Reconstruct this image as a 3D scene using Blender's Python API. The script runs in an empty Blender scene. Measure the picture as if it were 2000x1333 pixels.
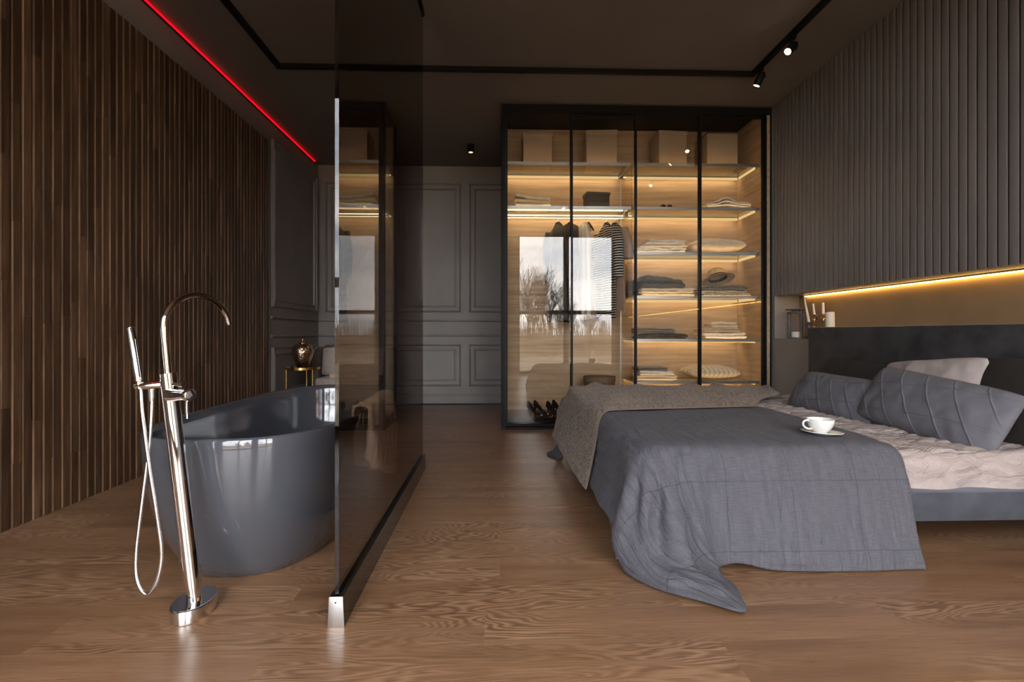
import bpy, bmesh, math, random
from mathutils import Vector, Matrix, noise
random.seed(7)
R = math.radians
scn = bpy.context.scene
col = scn.collection

# ------------------------------------------------------------------ camera, world, exposure
cam_d = bpy.data.cameras.new('camera'); cam = bpy.data.objects.new('camera', cam_d); col.objects.link(cam)
cam_d.sensor_width = 36.0; cam_d.lens = 18.0; cam_d.clip_start = 0.05; cam_d.clip_end = 400
cam.location = (0, 0, 0.88)
cam.rotation_euler = (R(90), 0, R(-1.89))
cam_d.shift_y = -15.5 / 2000.0
scn.camera = cam
scn.view_settings.view_transform = 'Standard'; scn.view_settings.look = 'None'
scn.view_settings.gamma = 1.0; scn.view_settings.use_curve_mapping = False
scn.view_settings.exposure = 0.42
SKY = 13.0            # overcast sky radiance
LED_WARDROBE = 11.5   # warm shelf strips
LED_NICHE = 17.0     # yellow strip above the headboard
LED_RED = 2.6

world = bpy.data.worlds.new('overcast_sky'); scn.world = world; world.use_nodes = True
wn = world.node_tree; wn.nodes.clear()
def wnode(t, **k):
    n = wn.nodes.new(t)
    for a, b in k.items(): setattr(n, a, b)
    return n
w_out = wnode('ShaderNodeOutputWorld'); w_bg = wnode('ShaderNodeBackground'); w_tc = wnode('ShaderNodeTexCoord')
w_map = wnode('ShaderNodeMapping'); w_map.inputs['Scale'].default_value = (1.6, 1.6, 6.0)
w_no = wnode('ShaderNodeTexNoise'); w_no.inputs['Scale'].default_value = 2.2; w_no.inputs['Detail'].default_value = 6
w_cr = wnode('ShaderNodeValToRGB')
w_cr.color_ramp.elements[0].position = 0.36; w_cr.color_ramp.elements[0].color = (0.43, 0.48, 0.55, 1)
w_cr.color_ramp.elements[1].position = 0.66; w_cr.color_ramp.elements[1].color = (1.0, 0.975, 0.945, 1)
wn.links.new(w_tc.outputs['Generated'], w_map.inputs['Vector']); wn.links.new(w_map.outputs['Vector'], w_no.inputs['Vector'])
wn.links.new(w_no.outputs['Fac'], w_cr.inputs['Fac']); wn.links.new(w_cr.outputs['Color'], w_bg.inputs['Color'])
w_bg.inputs['Strength'].default_value = SKY; wn.links.new(w_bg.outputs['Background'], w_out.inputs['Surface'])

# ------------------------------------------------------------------ room numbers
CEIL = 2.975; XL = -2.20; XR = 2.567; YB = 6.45; YF = -1.20

# ------------------------------------------------------------------ materials
def srgb(r, g, b):
    f = lambda c: (c / 255 / 12.92) if c <= 10.3 else ((c / 255 + .055) / 1.055) ** 2.4
    return (f(r), f(g), f(b))
class NT:
    def __init__(s, name):
        s.m = bpy.data.materials.new(name); s.m.use_nodes = True; s.t = s.m.node_tree; s.t.nodes.clear()
        s.out = s.n('ShaderNodeOutputMaterial')
    def n(s, typ, **k):
        nd = s.t.nodes.new(typ)
        for a, b in k.items(): setattr(nd, a, b)
        return nd
    def l(s, a, b): s.t.links.new(a, b)
    def val(s, a, b):
        if hasattr(a, 'default_value') and not hasattr(a, 'is_linked'): pass
        s.t.links.new(a, b)
    def math(s, op, a, b=None, clamp=False):
        nd = s.n('ShaderNodeMath', operation=op); nd.use_clamp = clamp
        for i, v in enumerate((a, b)):
            if v is None: continue
            if isinstance(v, (int, float)): nd.inputs[i].default_value = v
            else: s.l(v, nd.inputs[i])
        return nd.outputs[0]
    def coords(s, kind='Object', scale=(1, 1, 1), rnd=False):
        if kind == 'Position': src = s.n('ShaderNodeNewGeometry').outputs['Position']
        else: src = s.n('ShaderNodeTexCoord').outputs[kind]
        if rnd:
            oi = s.n('ShaderNodeObjectInfo'); cx = s.n('ShaderNodeCombineXYZ')
            s.l(s.math('MULTIPLY', oi.outputs['Random'], 37.0), cx.inputs[0]); s.l(s.math('MULTIPLY', oi.outputs['Random'], 91.0), cx.inputs[1])
            s.l(s.math('MULTIPLY', oi.outputs['Random'], 53.0), cx.inputs[2])
            ad = s.n('ShaderNodeVectorMath', operation='ADD'); s.l(src, ad.inputs[0]); s.l(cx.outputs[0], ad.inputs[1]); src = ad.outputs[0]
        mp = s.n('ShaderNodeMapping'); mp.inputs['Scale'].default_value = scale; s.l(src, mp.inputs['Vector'])
        return mp.outputs['Vector']
    def noise(s, vec, scale=5, detail=3, rough=.5, dist=0):
        nd = s.n('ShaderNodeTexNoise'); nd.inputs['Scale'].default_value = scale; nd.inputs['Detail'].default_value = detail
        nd.inputs['Roughness'].default_value = rough; nd.inputs['Distortion'].default_value = dist
        s.l(vec, nd.inputs['Vector']); return nd.outputs['Fac']
    def ramp(s, fac, stops):
        cr = s.n('ShaderNodeValToRGB'); e = cr.color_ramp.elements
        while len(e) < len(stops): e.new(0.5)
        for i, (p, c) in enumerate(stops): e[i].position = p; e[i].color = (*c, 1)
        s.l(fac, cr.inputs['Fac']); return cr.outputs['Color']
    def mix(s, fac, a, b, mode='MIX'):
        nd = s.n('ShaderNodeMix', data_type='RGBA', blend_type=mode)
        for i, v in ((0, fac), (6, a), (7, b)):
            if isinstance(v, (int, float)): nd.inputs[i].default_value = v
            elif isinstance(v, tuple): nd.inputs[i].default_value = (*v, 1)
            else: s.l(v, nd.inputs[i])
        return nd.outputs[2]
    def bump(s, h, strength=.3, dist=.01, normal=None):
        b = s.n('ShaderNodeBump'); b.inputs['Strength'].default_value = strength; b.inputs['Distance'].default_value = dist
        s.l(h, b.inputs['Height'])
        if normal is not None: s.l(normal, b.inputs['Normal'])
        return b.outputs['Normal']
    def pbr(s, color, rough=.5, metal=0, spec=.5, normal=None, sheen=0, coat=0, sss=0, sheen_tint=None):
        p = s.n('ShaderNodeBsdfPrincipled')
        for k, v in (('Base Color', color), ('Roughness', rough), ('Metallic', metal), ('Specular IOR Level', spec), ('Sheen Weight', sheen), ('Coat Weight', coat)):
            if isinstance(v, tuple): p.inputs[k].default_value = (*v, 1)
            elif isinstance(v, (int, float)): p.inputs[k].default_value = v
            else: s.l(v, p.inputs[k])
        if sheen: p.inputs['Sheen Roughness'].default_value = .45
        if sheen_tint: p.inputs['Sheen Tint'].default_value = (*sheen_tint, 1)
        if coat: p.inputs['Coat Roughness'].default_value = .06
        if sss: p.inputs['Subsurface Weight'].default_value = sss; p.inputs['Subsurface Radius'].default_value = (.02, .012, .008)
        if normal is not None: s.l(normal, p.inputs['Normal'])
        s.l(p.outputs[0], s.out.inputs['Surface']); return s.m

def simple(name, c, rough=.5, metal=0, spec=.5, var=.0, vscale=6, stretch=(1, 1, 1), bump=0, bscale=60, sheen=0, coat=0, rnd=0, sss=0, coord='Object', bdist=.004, sheen_tint=None):
    t = NT(name); color = tuple(c); nrm = None; v = None
    if var:
        v = t.coords(coord, stretch)
        f = t.noise(v, vscale, 4)
        f = t.ramp(f, [(.3, (0, 0, 0)), (.7, (1, 1, 1))])
        color = t.mix(f, tuple(x * (1 - var) for x in c), tuple(min(1, x * (1 + var)) for x in c))
    if rnd:
        oi = t.n('ShaderNodeObjectInfo'); g = t.math('ADD', t.math('MULTIPLY', oi.outputs['Random'], 2 * rnd), 1 - rnd)
        cb = t.n('ShaderNodeCombineXYZ')
        for i in range(3): t.l(g, cb.inputs[i])
        color = t.mix(1.0, color, cb.outputs[0], 'MULTIPLY')
    if bump:
        v2 = t.coords(coord, stretch); nrm = t.bump(t.noise(v2, bscale, 3), bump, bdist)
    return t.pbr(color, rough, metal, spec, nrm, sheen, coat, sss, sheen_tint)

def emission(name, c, strength):
    t = NT(name); e = t.n('ShaderNodeEmission'); e.inputs['Color'].default_value = (*c, 1); e.inputs['Strength'].default_value = strength
    t.l(e.outputs[0], t.out.inputs['Surface']); return t.m

def thin_glass(name, tint, r0=.045, rough=0.0, rmax=1.0):
    """flat pane: see-through tint plus a mirror reflection that grows towards grazing (Schlick)"""
    t = NT(name)
    lw = t.n('ShaderNodeLayerWeight'); lw.inputs['Blend'].default_value = .5
    f5 = t.math('POWER', lw.outputs['Facing'], 5.0)
    fac = t.math('ADD', t.math('MULTIPLY', f5, rmax * (1 - r0)), r0, True)
    tr = t.n('ShaderNodeBsdfTransparent'); tr.inputs['Color'].default_value = (*tint, 1)
    gl = t.n('ShaderNodeBsdfGlossy'); gl.inputs['Roughness'].default_value = rough; gl.inputs['Color'].default_value = (.95, .95, .95, 1)
    mx = t.n('ShaderNodeMixShader'); t.l(fac, mx.inputs[0]); t.l(tr.outputs[0], mx.inputs[1]); t.l(gl.outputs[0], mx.inputs[2])
    t.l(mx.outputs[0], t.out.inputs['Surface']); return t.m

M = {}
PAINT = (.232, .213, .204)
M['paint'] = simple('taupe_wall_paint', PAINT, .55, var=.10, vscale=2.2, bump=.12, bscale=90, bdist=.002, coord='Position')
M['ceiling'] = simple('dark_ceiling_paint', (.165, .138, .122), .75, var=.06, vscale=1.5, coord='Position')
M['slat_paint'] = simple('painted_slat', (.180, .159, .150), .40, var=.10, vscale=5, stretch=(1, 1, .3), bump=.10, bscale=60, bdist=.002, coord='Position', rnd=.06)
M['gap'] = simple('dark_backing', (.010, .008, .007), .9, spec=.1)
M['gold_wall'] = simple('ochre_niche_plaster', (.34, .225, .125), .6, var=.12, vscale=3, bump=.2, bscale=180, bdist=.002, coord='Position')
M['black'] = simple('black_powder_coat', (.008, .0076, .0072), .5, spec=.18)
M['black_gloss'] = simple('black_gloss_board', (.012, .011, .010), .12)
M['chrome'] = simple('polished_chrome', (.86, .85, .84), .045, metal=1)
M['satin'] = simple('satin_chrome', (.80, .79, .77), .20, metal=1)
M['steel'] = simple('brushed_steel', (.62, .61, .60), .32, metal=1, var=.08, vscale=40, stretch=(1, 1, .05))
M['alu'] = simple('anodised_aluminium', (.50, .535, .57), .36, metal=1)
M['gold'] = simple('polished_brass', (.83, .55, .20), .22, metal=1)
M['tub'] = simple('slate_gelcoat', (.072, .077, .089), .08, spec=.6, var=.05, vscale=3, coat=.6)
M['glass_door'] = thin_glass('wardrobe_glass', (.965, .945, .915), .033)
M['glass_bronze'] = thin_glass('bronze_glass', (.50, .44, .41), .035)
M['glass_shelf'] = thin_glass('shelf_glass', (.86, .80, .70), .045)
M['glass_clear'] = thin_glass('clear_glass', (.98, .98, .98), .04)
M['glass_lantern'] = thin_glass('lantern_glass', (.98, .98, .98), .02)
M['led_warm'] = emission('warm_led', (1.0, .73, .40), LED_WARDROBE)
M['led_rail'] = emission('rail_led', (1.0, .82, .52), 5.0)
M['lip_glow'] = emission('led_lit_lip', (1.0, .68, .30), .68)  # glow put in for strip light caught on the metal rails
M['led_niche'] = emission('yellow_led', (1.0, .57, .15), LED_NICHE)
M['led_red'] = emission('red_led', (1.0, .0015, .008), LED_RED)
M['lens'] = emission('lamp_lens', (1.0, .80, .52), 30.0)
M['velvet'] = simple('charcoal_velvet', (.030, .029, .031), .8, var=.7, vscale=6, bump=.5, bscale=11, bdist=.01, sheen=.22, sheen_tint=(.5, .48, .5))
M['velvet_frame'] = simple('slate_velvet', (.050, .053, .066), .75, var=.35, vscale=8, bump=.3, bscale=12, bdist=.01, sheen=.6, sheen_tint=(.55, .57, .68))
M['wax'] = simple('ivory_wax', (.80, .74, .66), .45, sss=.3)
M['ceramic'] = simple('white_glazed_ceramic', (.78, .77, .74), .15, coat=.4)
M['mattress'] = simple('mattress_ticking', (.42, .39, .37), .8)
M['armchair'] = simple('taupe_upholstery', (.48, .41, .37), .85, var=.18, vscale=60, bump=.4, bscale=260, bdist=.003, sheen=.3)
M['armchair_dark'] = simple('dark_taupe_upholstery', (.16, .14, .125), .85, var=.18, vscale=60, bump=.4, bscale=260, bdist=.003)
M['paper'] = simple('book_pages', (.62, .50, .36), .7, var=.1, vscale=3, stretch=(1, 1, 60))
M['box_brown'] = simple('tan_cardboard', (.34, .26, .195), .7, var=.06)
M['box_dark'] = simple('dark_brown_card', (.045, .037, .031), .6)
M['hatbox'] = simple('olive_brown_card', (.15, .105, .062), .6, var=.1)
M['leather'] = simple('black_patent_leather', (.008, .008, .009), .16)
M['straw'] = simple('pale_straw', (.52, .38, .20), .7, var=.15, vscale=40, bump=.5, bscale=220)
M['ribbon'] = simple('dark_ribbon', (.03, .02, .016), .6)
M['pale_wood'] = simple('pale_hanger_wood', (.40, .27, .15), .45)
def fabric(key, c, **k):
    a = dict(rough=.85, var=.10, vscale=25, bump=.35, bscale=420, bdist=.002, sheen=.15); a.update(k)
    M[key] = simple(key, c, **a)
fabric('linen_white', (.76, .72, .65)); fabric('linen_cream', (.74, .65, .50)); fabric('cotton_beige', (.58, .47, .33))
fabric('wool_olive', (.095, .088, .066)); fabric('wool_grey', (.17, .16, .15)); fabric('wool_dark', (.028, .024, .022), var=.5)
fabric('wool_rose', (.34, .25, .21)); fabric('jacket', (.075, .070, .062)); fabric('coat_brown', (.12, .082, .058))
fabric('grey_cushion', (.128, .126, .143), var=.08, sheen=0); fabric('dark_cushion', (.024, .020, .018), sheen=0); fabric('rose_linen', (.42, .35, .325), var=.06, sheen=0)
fabric('check', (.40, .35, .29), var=.35, vscale=40)
fabric('towel', (.84, .70, .52), bscale=160, bump=.5)

def m_floor():
    t = NT('oak_laminate_plank')
    v = t.coords('Position', (1, 1, 1), rnd=True)
    mp = t.n('ShaderNodeMapping'); mp.inputs['Scale'].default_value = (.62, 3.4, 1); t.l(v, mp.inputs['Vector'])
    low = t.noise(mp.outputs[0], 1.7, 2.5, .5, .35)
    rings = t.math('SINE', t.math('ADD', t.math('MULTIPLY', low, 210.0), t.math('MULTIPLY', t.noise(t.coords('Position', (3, 60, 1), rnd=True), 2.0, 3), 5.0)))
    rings = t.math('ADD', t.math('MULTIPLY', rings, .5), .5)
    mask = t.ramp(t.noise(mp.outputs[0], 1.1, 1), [(.42, (0, 0, 0)), (.62, (1, 1, 1))])
    mp2 = t.n('ShaderNodeMapping'); mp2.inputs['Scale'].default_value = (2.2, 62, 1); t.l(v, mp2.inputs['Vector'])
    fine = t.noise(mp2.outputs[0], 3.2, 7, .72)
    mp3 = t.n('ShaderNodeMapping'); mp3.inputs['Scale'].default_value = (.9, 7, 1); t.l(v, mp3.inputs['Vector'])
    broad = t.noise(mp3.outputs[0], 1.6, 3, .5)
    c = t.ramp(fine, [(.22, (.108, .052, .026)), (.45, (.262, .137, .072)), (.62, (.328, .181, .101)), (.85, (.455, .272, .163))])
    c = t.mix(t.ramp(broad, [(.3, (.75,) * 3), (.62, (0, 0, 0))]), c, (.150, .074, .036))
    rfac = t.math('MULTIPLY', t.math('MULTIPLY', rings, mask), .58)
    c = t.mix(rfac, c, (.46, .275, .160))
    rf2 = t.math('MULTIPLY', t.math('MULTIPLY', t.math('SUBTRACT', 1.0, rings), mask), .35)
    c = t.mix(rf2, c, (.085, .040, .019))
    oi = t.n('ShaderNodeObjectInfo'); g = t.math('ADD', t.math('MULTIPLY', oi.outputs['Random'], .14), .93)
    cb = t.n('ShaderNodeCombineXYZ'); [t.l(g, cb.inputs[i]) for i in range(3)]
    c = t.mix(1.0, c, cb.outputs[0], 'MULTIPLY')
    rr = t.math('ADD', t.math('MULTIPLY', fine, .10), .24)
    nr = t.bump(fine, .03, .003)
    return t.pbr(c, rr, 0, .5, nr)
M['floor'] = m_floor()

def m_slat():
    t = NT('dark_stained_slat')
    v = t.coords('Position', (14, 14, .9), rnd=True)
    f = t.noise(v, 2.6, 6, .65, .4)
    c = t.ramp(f, [(.25, (.026, .0138, .0078)), (.5, (.060, .0320, .0178)), (.75, (.118, .064, .036))])
    oi = t.n('ShaderNodeObjectInfo')
    tone = t.ramp(oi.outputs['Random'], [(0, (.75, .68, .62)), (.3, (1.05, .94, .82)), (.6, (1.25, 1.13, 1.0)), (.88, (1.5, 1.38, 1.25)), (1, (2.2, 2.1, 2.0))])
    c = t.mix(1.0, c, tone, 'MULTIPLY')
    fine = t.noise(t.coords('Position', (60, 60, 2), rnd=True), 4, 4)
    return t.pbr(c, .42, 0, .45, t.bump(fine, .45, .004))
M['slat'] = m_slat()
M['slat_edge'] = simple('lit_slat_edge', (.155, .088, .049), .5, var=.45, vscale=9, stretch=(1, 1, .35), coord='Position', rnd=.35)  # strip flanks coloured lighter to stand in for window light on them

def m_oak(name, stretch, dark=1.0):
    t = NT(name)
    v = t.coords('Position', stretch)
    f = t.noise(v, 2.2, 6, .6, .25)
    c = t.ramp(f, [(.28, tuple(x * dark for x in (.30, .205, .125))), (.5, tuple(x * dark for x in (.44, .315, .205))), (.72, tuple(x * dark for x in (.56, .425, .30)))])
    fine = t.noise(t.coords('Position', tuple(s * 4 for s in stretch)), 4, 4)
    c = t.mix(t.math('MULTIPLY', fine, .35), c, (.25, .165, .10))
    return t.pbr(c, .48, 0, .4, t.bump(fine, .15, .002))
M['oak'] = m_oak('light_oak_panel', (.7, 14, 14))
M['oak_side'] = m_oak('light_oak_side_panel', (14, .7, 14))

def m_quilt():
    t = NT('grey_blue_quilted_linen')
    uv = t.n('ShaderNodeTexCoord').outputs['UV']
    sp = t.n('ShaderNodeSeparateXYZ'); t.l(uv, sp.inputs[0])
    def seam(o, off, period):
        a = t.math('FRACT', t.math('DIVIDE', t.math('ADD', o, off), period))
        d = t.math('ABSOLUTE', t.math('SUBTRACT', a, .5))
        return t.math('MULTIPLY', t.math('SUBTRACT', 1.0, t.math('MULTIPLY', t.math('MULTIPLY', d, period), 1 / .0024, True), True), 1.0, True)
    s1 = seam(sp.outputs[0], 10 - .615 + .125, .25); s2 = seam(sp.outputs[1], 10 - 1.845 + .125 + .01, .25)
    s = t.math('MAXIMUM', s1, s2)
    mp = t.n('ShaderNodeMapping'); mp.inputs['Scale'].default_value = (1, 1, 1); t.l(uv, mp.inputs[0])
    weave = t.noise(mp.outputs[0], 520, 2)
    mp2 = t.n('ShaderNodeMapping'); mp2.inputs['Scale'].default_value = (26, 5, 1); mp2.inputs['Rotation'].default_value = (0, 0, .25); t.l(uv, mp2.inputs[0])
    wr = t.noise(mp2.outputs[0], 1.6, 5, .6, .8)
    slub = t.n('ShaderNodeMapping'); slub.inputs['Scale'].default_value = (16, 170, 1); t.l(uv, slub.inputs[0])
    sl = t.noise(slub.outputs[0], 1.5, 3)
    c = t.ramp(sl, [(.3, (.095, .092, .107)), (.7, (.127, .123, .140))])
    c = t.mix(t.math('MULTIPLY', s, .5), c, (.035, .034, .041))
    n1 = t.bump(wr, 1.0, .020)
    n2 = t.bump(t.math('SUBTRACT', 1.0, s), .35, .005, n1)
    n3 = t.bump(weave, .25, .002, n2)
    return t.pbr(c, .9, 0, .15, n3, sheen=.05)
M['quilt'] = m_quilt()

def m_knit(name, c0, c1, per=140):
    t = NT(name)
    uv = t.n('ShaderNodeTexCoord').outputs['UV']
    mp = t.n('ShaderNodeMapping'); mp.inputs['Scale'].default_value = (per * .7, per * 1.5, 1); t.l(uv, mp.inputs[0])
    vo = t.n('ShaderNodeTexVoronoi'); vo.inputs['Scale'].default_value = 1.0; t.l(mp.outputs[0], vo.inputs['Vector'])
    c = t.mix(t.math('MULTIPLY', vo.outputs['Distance'], 1.3, True), c1, c0)
    n = t.bump(t.math('SUBTRACT', 1.0, vo.outputs['Distance']), .35, .004)
    return t.pbr(c, .9, 0, .2, n, sheen=.25)
M['knit'] = m_knit('taupe_cable_knit', (.105, .077, .060), (.262, .198, .157))
M['knit_border'] = m_knit('taupe_knit_border', (.13, .10, .08), (.22, .168, .135), 180)

def m_stripes(name, ca, cb, axis_scale, width, coord='UV', rot=0, dist=0):
    t = NT(name)
    src = t.n('ShaderNodeTexCoord').outputs[coord]
    mp = t.n('ShaderNodeMapping'); mp.inputs['Scale'].default_value = axis_scale; mp.inputs['Rotation'].default_value = (0, rot, rot); t.l(src, mp.inputs[0])
    sp = t.n('ShaderNodeSeparateXYZ'); t.l(mp.outputs[0], sp.inputs[0])
    x = t.math('ADD', t.math('ADD', sp.outputs[0], sp.outputs[1]), sp.outputs[2])
    if dist: x = t.math('ADD', x, t.math('MULTIPLY', t.noise(t.coords(coord), 6, 2), dist))
    f = t.math('LESS_THAN', t.math('FRACT', x), width)
    c = t.mix(f, ca, cb)
    wv = t.noise(t.coords('Object'), 420, 2)
    return t.pbr(c, .85, 0, .2, t.bump(wv, .3, .002), sheen=.15)
M['stripe_shirt'] = m_stripes('black_white_stripe', (.018, .016, .016), (.55, .51, .46), (0, 0, 42), .38, 'Object', 0, 1.2)
M['stripe_pillow'] = m_stripes('cream_pinstripe', (.62, .55, .43), (.11, .085, .06), (11, 3, 0), .10, 'UV')

def m_sheet():
    t = NT('washed_rose_linen')
    uv = t.n('ShaderNodeTexCoord').outputs['UV']
    mp = t.n('ShaderNodeMapping'); mp.inputs['Scale'].default_value = (7, 15, 1); mp.inputs['Rotation'].default_value = (0, 0, -.35); t.l(uv, mp.inputs[0])
    wr = t.noise(mp.outputs[0], 1.5, 5, .6, 1.2)
    ridge = t.math('ABSOLUTE', t.math('SUBTRACT', wr, .5))
    mp2 = t.n('ShaderNodeMapping'); mp2.inputs['Scale'].default_value = (420, 420, 1); t.l(uv, mp2.inputs[0])
    n1 = t.bump(t.math('SUBTRACT', .5, ridge), .9, .03)
    n2 = t.bump(t.noise(mp2.outputs[0], 1, 2), .2, .002, n1)
    return t.pbr((.44, .365, .34), .9, 0, .15, n2)
M['sheet'] = m_sheet()

def m_hammered():
    t = NT('hammered_copper')
    v = t.coords('Object')
    vo = t.n('ShaderNodeTexVoronoi'); vo.inputs['Scale'].default_value = 62; t.l(v, vo.inputs['Vector'])
    return t.pbr((.62, .47, .34), .22, 1, .5, t.bump(vo.outputs['Distance'], .55, .006))
M['copper'] = m_hammered()
M['copper_plain'] = simple('polished_copper', (.75, .42, .27), .12, metal=1)
M['grass_dry'] = simple('dry_field', (.26, .20, .125), .95, var=.35, vscale=.8, coord='Position')
M['bark'] = simple('grey_bark', (.085, .068, .054), .9)
M['reeds'] = simple('dry_reeds', (.30, .22, .13), .95)

# ------------------------------------------------------------------ mesh helpers
class MB:
    def __init__(s): s.v = []; s.f = []; s.uv = None
    def box(s, x0, x1, y0, y1, z0, z1):
        b = len(s.v)
        s.v += [(x0, y0, z0), (x1, y0, z0), (x1, y1, z0), (x0, y1, z0), (x0, y0, z1), (x1, y0, z1), (x1, y1, z1), (x0, y1, z1)]
        s.f += [tuple(b + i for i in q) for q in ((3, 2, 1, 0), (4, 5, 6, 7), (0, 1, 5, 4), (1, 2, 6, 5), (2, 3, 7, 6), (3, 0, 4, 7))]
        return s
    def prism(s, pts, axis, a0, a1):
        """extrude a 2-D outline (counter-clockwise) along an axis"""
        b = len(s.v); n = len(pts)
        def P(p, a): return {'x': (a, p[0], p[1]), 'y': (p[0], a, p[1]), 'z': (p[0], p[1], a)}[axis]
        s.v += [P(p, a0) for p in pts] + [P(p, a1) for p in pts]
        s.f.append(tuple(b + i for i in range(n))[::-1]); s.f.append(tuple(b + n + i for i in range(n)))
        for i in range(n): j = (i + 1) % n; s.f.append((b + i, b + j, b + n + j, b + n + i))
        return s
    def tube(s, pts, rad, seg=12, caps=True, closed=False):
        pts = [Vector(p) for p in pts]; n = len(pts); b = len(s.v)
        rr = rad if isinstance(rad, (list, tuple)) else [rad] * n
        prev = None
        for i, p in enumerate(pts):
            if closed: d = pts[(i + 1) % n] - pts[i - 1]
            else: d = (pts[min(i + 1, n - 1)] - pts[max(i - 1, 0)])
            d.normalize()
            if prev is None:
                a = Vector((0, 0, 1)) if abs(d.z) < .9 else Vector((1, 0, 0))
                u = d.cross(a).normalized()
            else:
                u = (prev - d * prev.dot(d)).normalized()
            prev = u; w = d.cross(u)
            for k in range(seg):
                an = 2 * math.pi * k / seg
                s.v.append(tuple(p + (u * math.cos(an) + w * math.sin(an)) * rr[i]))
        m = n if closed else n - 1
        for i in range(m):
            for k in range(seg):
                a0 = b + i * seg + k; a1 = b + i * seg + (k + 1) % seg; j = (i + 1) % n
                s.f.append((a0, a1, b + j * seg + (k + 1) % seg, b + j * seg + k))
        if caps and not closed:
            s.f.append(tuple(b + k for k in range(seg))[::-1]); s.f.append(tuple(b + (n - 1) * seg + k for k in range(seg)))
        return s
    def lathe(s, prof, center=(0, 0, 0), seg=32, sx=1, sy=1, cap0=True, cap1=True):
        b = len(s.v); n = len(prof)
        for r, z in prof:
            for k in range(seg):
                a = 2 * math.pi * k / seg
                s.v.append((center[0] + r * math.cos(a) * sx, center[1] + r * math.sin(a) * sy, center[2] + z))
        for i in range(n - 1):
            for k in range(seg):
                s.f.append((b + i * seg + k, b + i * seg + (k + 1) % seg, b + (i + 1) * seg + (k + 1) % seg, b + (i + 1) * seg + k))
        if cap0: s.f.append(tuple(b + k for k in range(seg))[::-1])
        if cap1: s.f.append(tuple(b + (n - 1) * seg + k for k in range(seg)))
        return s
    def grid(s, nu, nv, fn, uvfn=None):
        b = len(s.v); vv = []; uvs = []
        for i in range(nu + 1):
            for j in range(nv + 1):
                s.v.append(tuple(fn(i / nu, j / nv))); uvs.append(uvfn(i / nu, j / nv) if uvfn else (i / nu, j / nv))
        for i in range(nu):
            for j in range(nv):
                a = b + i * (nv + 1) + j; s.f.append((a, a + nv + 1, a + nv + 2, a + 1))
        s.uv = (s.uv or []) + uvs
        return s
    def xf(s, mat):
        s.v = [tuple(mat @ Vector(p)) for p in s.v]; return s
    def mesh(s, name, mat, smooth=False, bevel=0, sharp=40):
        me = bpy.data.meshes.new(name); me.from_pydata(s.v, [], s.f)
        if s.uv and len(s.uv) == len(s.v):
            l = me.uv_layers.new(name='UVMap'); buf = []
            for lp in me.loops: buf += s.uv[lp.vertex_index]
            l.data.foreach_set('uv', buf)
        if bevel:
            bm = bmesh.new(); bm.from_mesh(me)
            bmesh.ops.bevel(bm, geom=list(bm.edges), offset=bevel, segments=2, affect='EDGES', profile=.6, clamp_overlap=True)
            bm.to_mesh(me); bm.free()
        me.materials.append(M[mat] if isinstance(mat, str) else mat)
        if smooth or bevel:
            me.polygons.foreach_set('use_smooth', [True] * len(me.polygons))
            if sharp: me.set_sharp_from_angle(angle=R(sharp))
        me.update(); return me
    def build(s, name, mat, parent=None, smooth=False, bevel=0, sharp=40, label=None):
        o = bpy.data.objects.new(name, s.mesh(name, mat, smooth, bevel, sharp)); col.objects.link(o)
        if parent is not None: o.parent = parent; o.matrix_parent_inverse = Matrix.Translation(-parent.location) if parent.type == 'EMPTY' else Matrix()
        if label: o['label'] = label
        return o
def tag(o, label, cat, group=None, kind=None):
    o['label'] = label; o['category'] = cat
    if group: o['group'] = group
    if kind: o['kind'] = kind
    return o
def empty(name, loc, label, cat, group=None, kind=None):
    o = bpy.data.objects.new(name, None); col.objects.link(o); o.location = loc; o.empty_display_size = .05
    return tag(o, label, cat, group, kind)
def place(mesh, name, parent, loc, scale=(1, 1, 1)):
    o = bpy.data.objects.new(name, mesh); col.objects.link(o); o.parent = parent
    if parent is not None and parent.type == 'EMPTY': o.matrix_parent_inverse = Matrix.Translation(-parent.location)
    o.location = loc; o.scale = scale; return o
def solidify(o, th, off=-1):
    m = o.modifiers.new('thickness', 'SOLIDIFY'); m.thickness = th; m.offset = off; return o
def subsurf(o, n=1):
    m = o.modifiers.new('smooth', 'SUBSURF'); m.levels = n; m.render_levels = n; return o
def nz(x, y, z=0.0): return noise.noise(Vector((x, y, z)))
def catmull(pts, t):
    n = len(pts); x = t * (n - 1); i = min(int(x), n - 2); f = x - i
    p0 = pts[max(i - 1, 0)]; p1 = pts[i]; p2 = pts[i + 1]; p3 = pts[min(i + 2, n - 1)]
    return .5 * ((2 * p1) + (-p0 + p2) * f + (2 * p0 - 5 * p1 + 4 * p2 - p3) * f * f + (-p0 + 3 * p1 - 3 * p2 + p3) * f ** 3)
def resample(pts, n):
    pts = [Vector(p) for p in pts]; dense = [catmull(pts, i / 200) for i in range(201)]
    L = [0]
    for i in range(200): L.append(L[-1] + (dense[i + 1] - dense[i]).length)
    out = []; k = 0
    for i in range(n):
        d = L[-1] * i / (n - 1)
        while k < 199 and L[k + 1] < d: k += 1
        s = (d - L[k]) / max(L[k + 1] - L[k], 1e-9); out.append(dense[k].lerp(dense[k + 1], s))
    return out, L[-1]
def displace(o, fn):
    """move vertices along their normals by fn(co, uv)"""
    me = o.data; uv = {}
    if me.uv_layers:
        d = me.uv_layers[0].data
        for lp in me.loops: uv[lp.vertex_index] = d[lp.index].uv
    nn = [v.normal.copy() for v in me.vertices]
    for v in me.vertices:
        u = uv.get(v.index, (0, 0)); v.co = v.co + nn[v.index] * fn(v.co, u)
    me.update()

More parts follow.
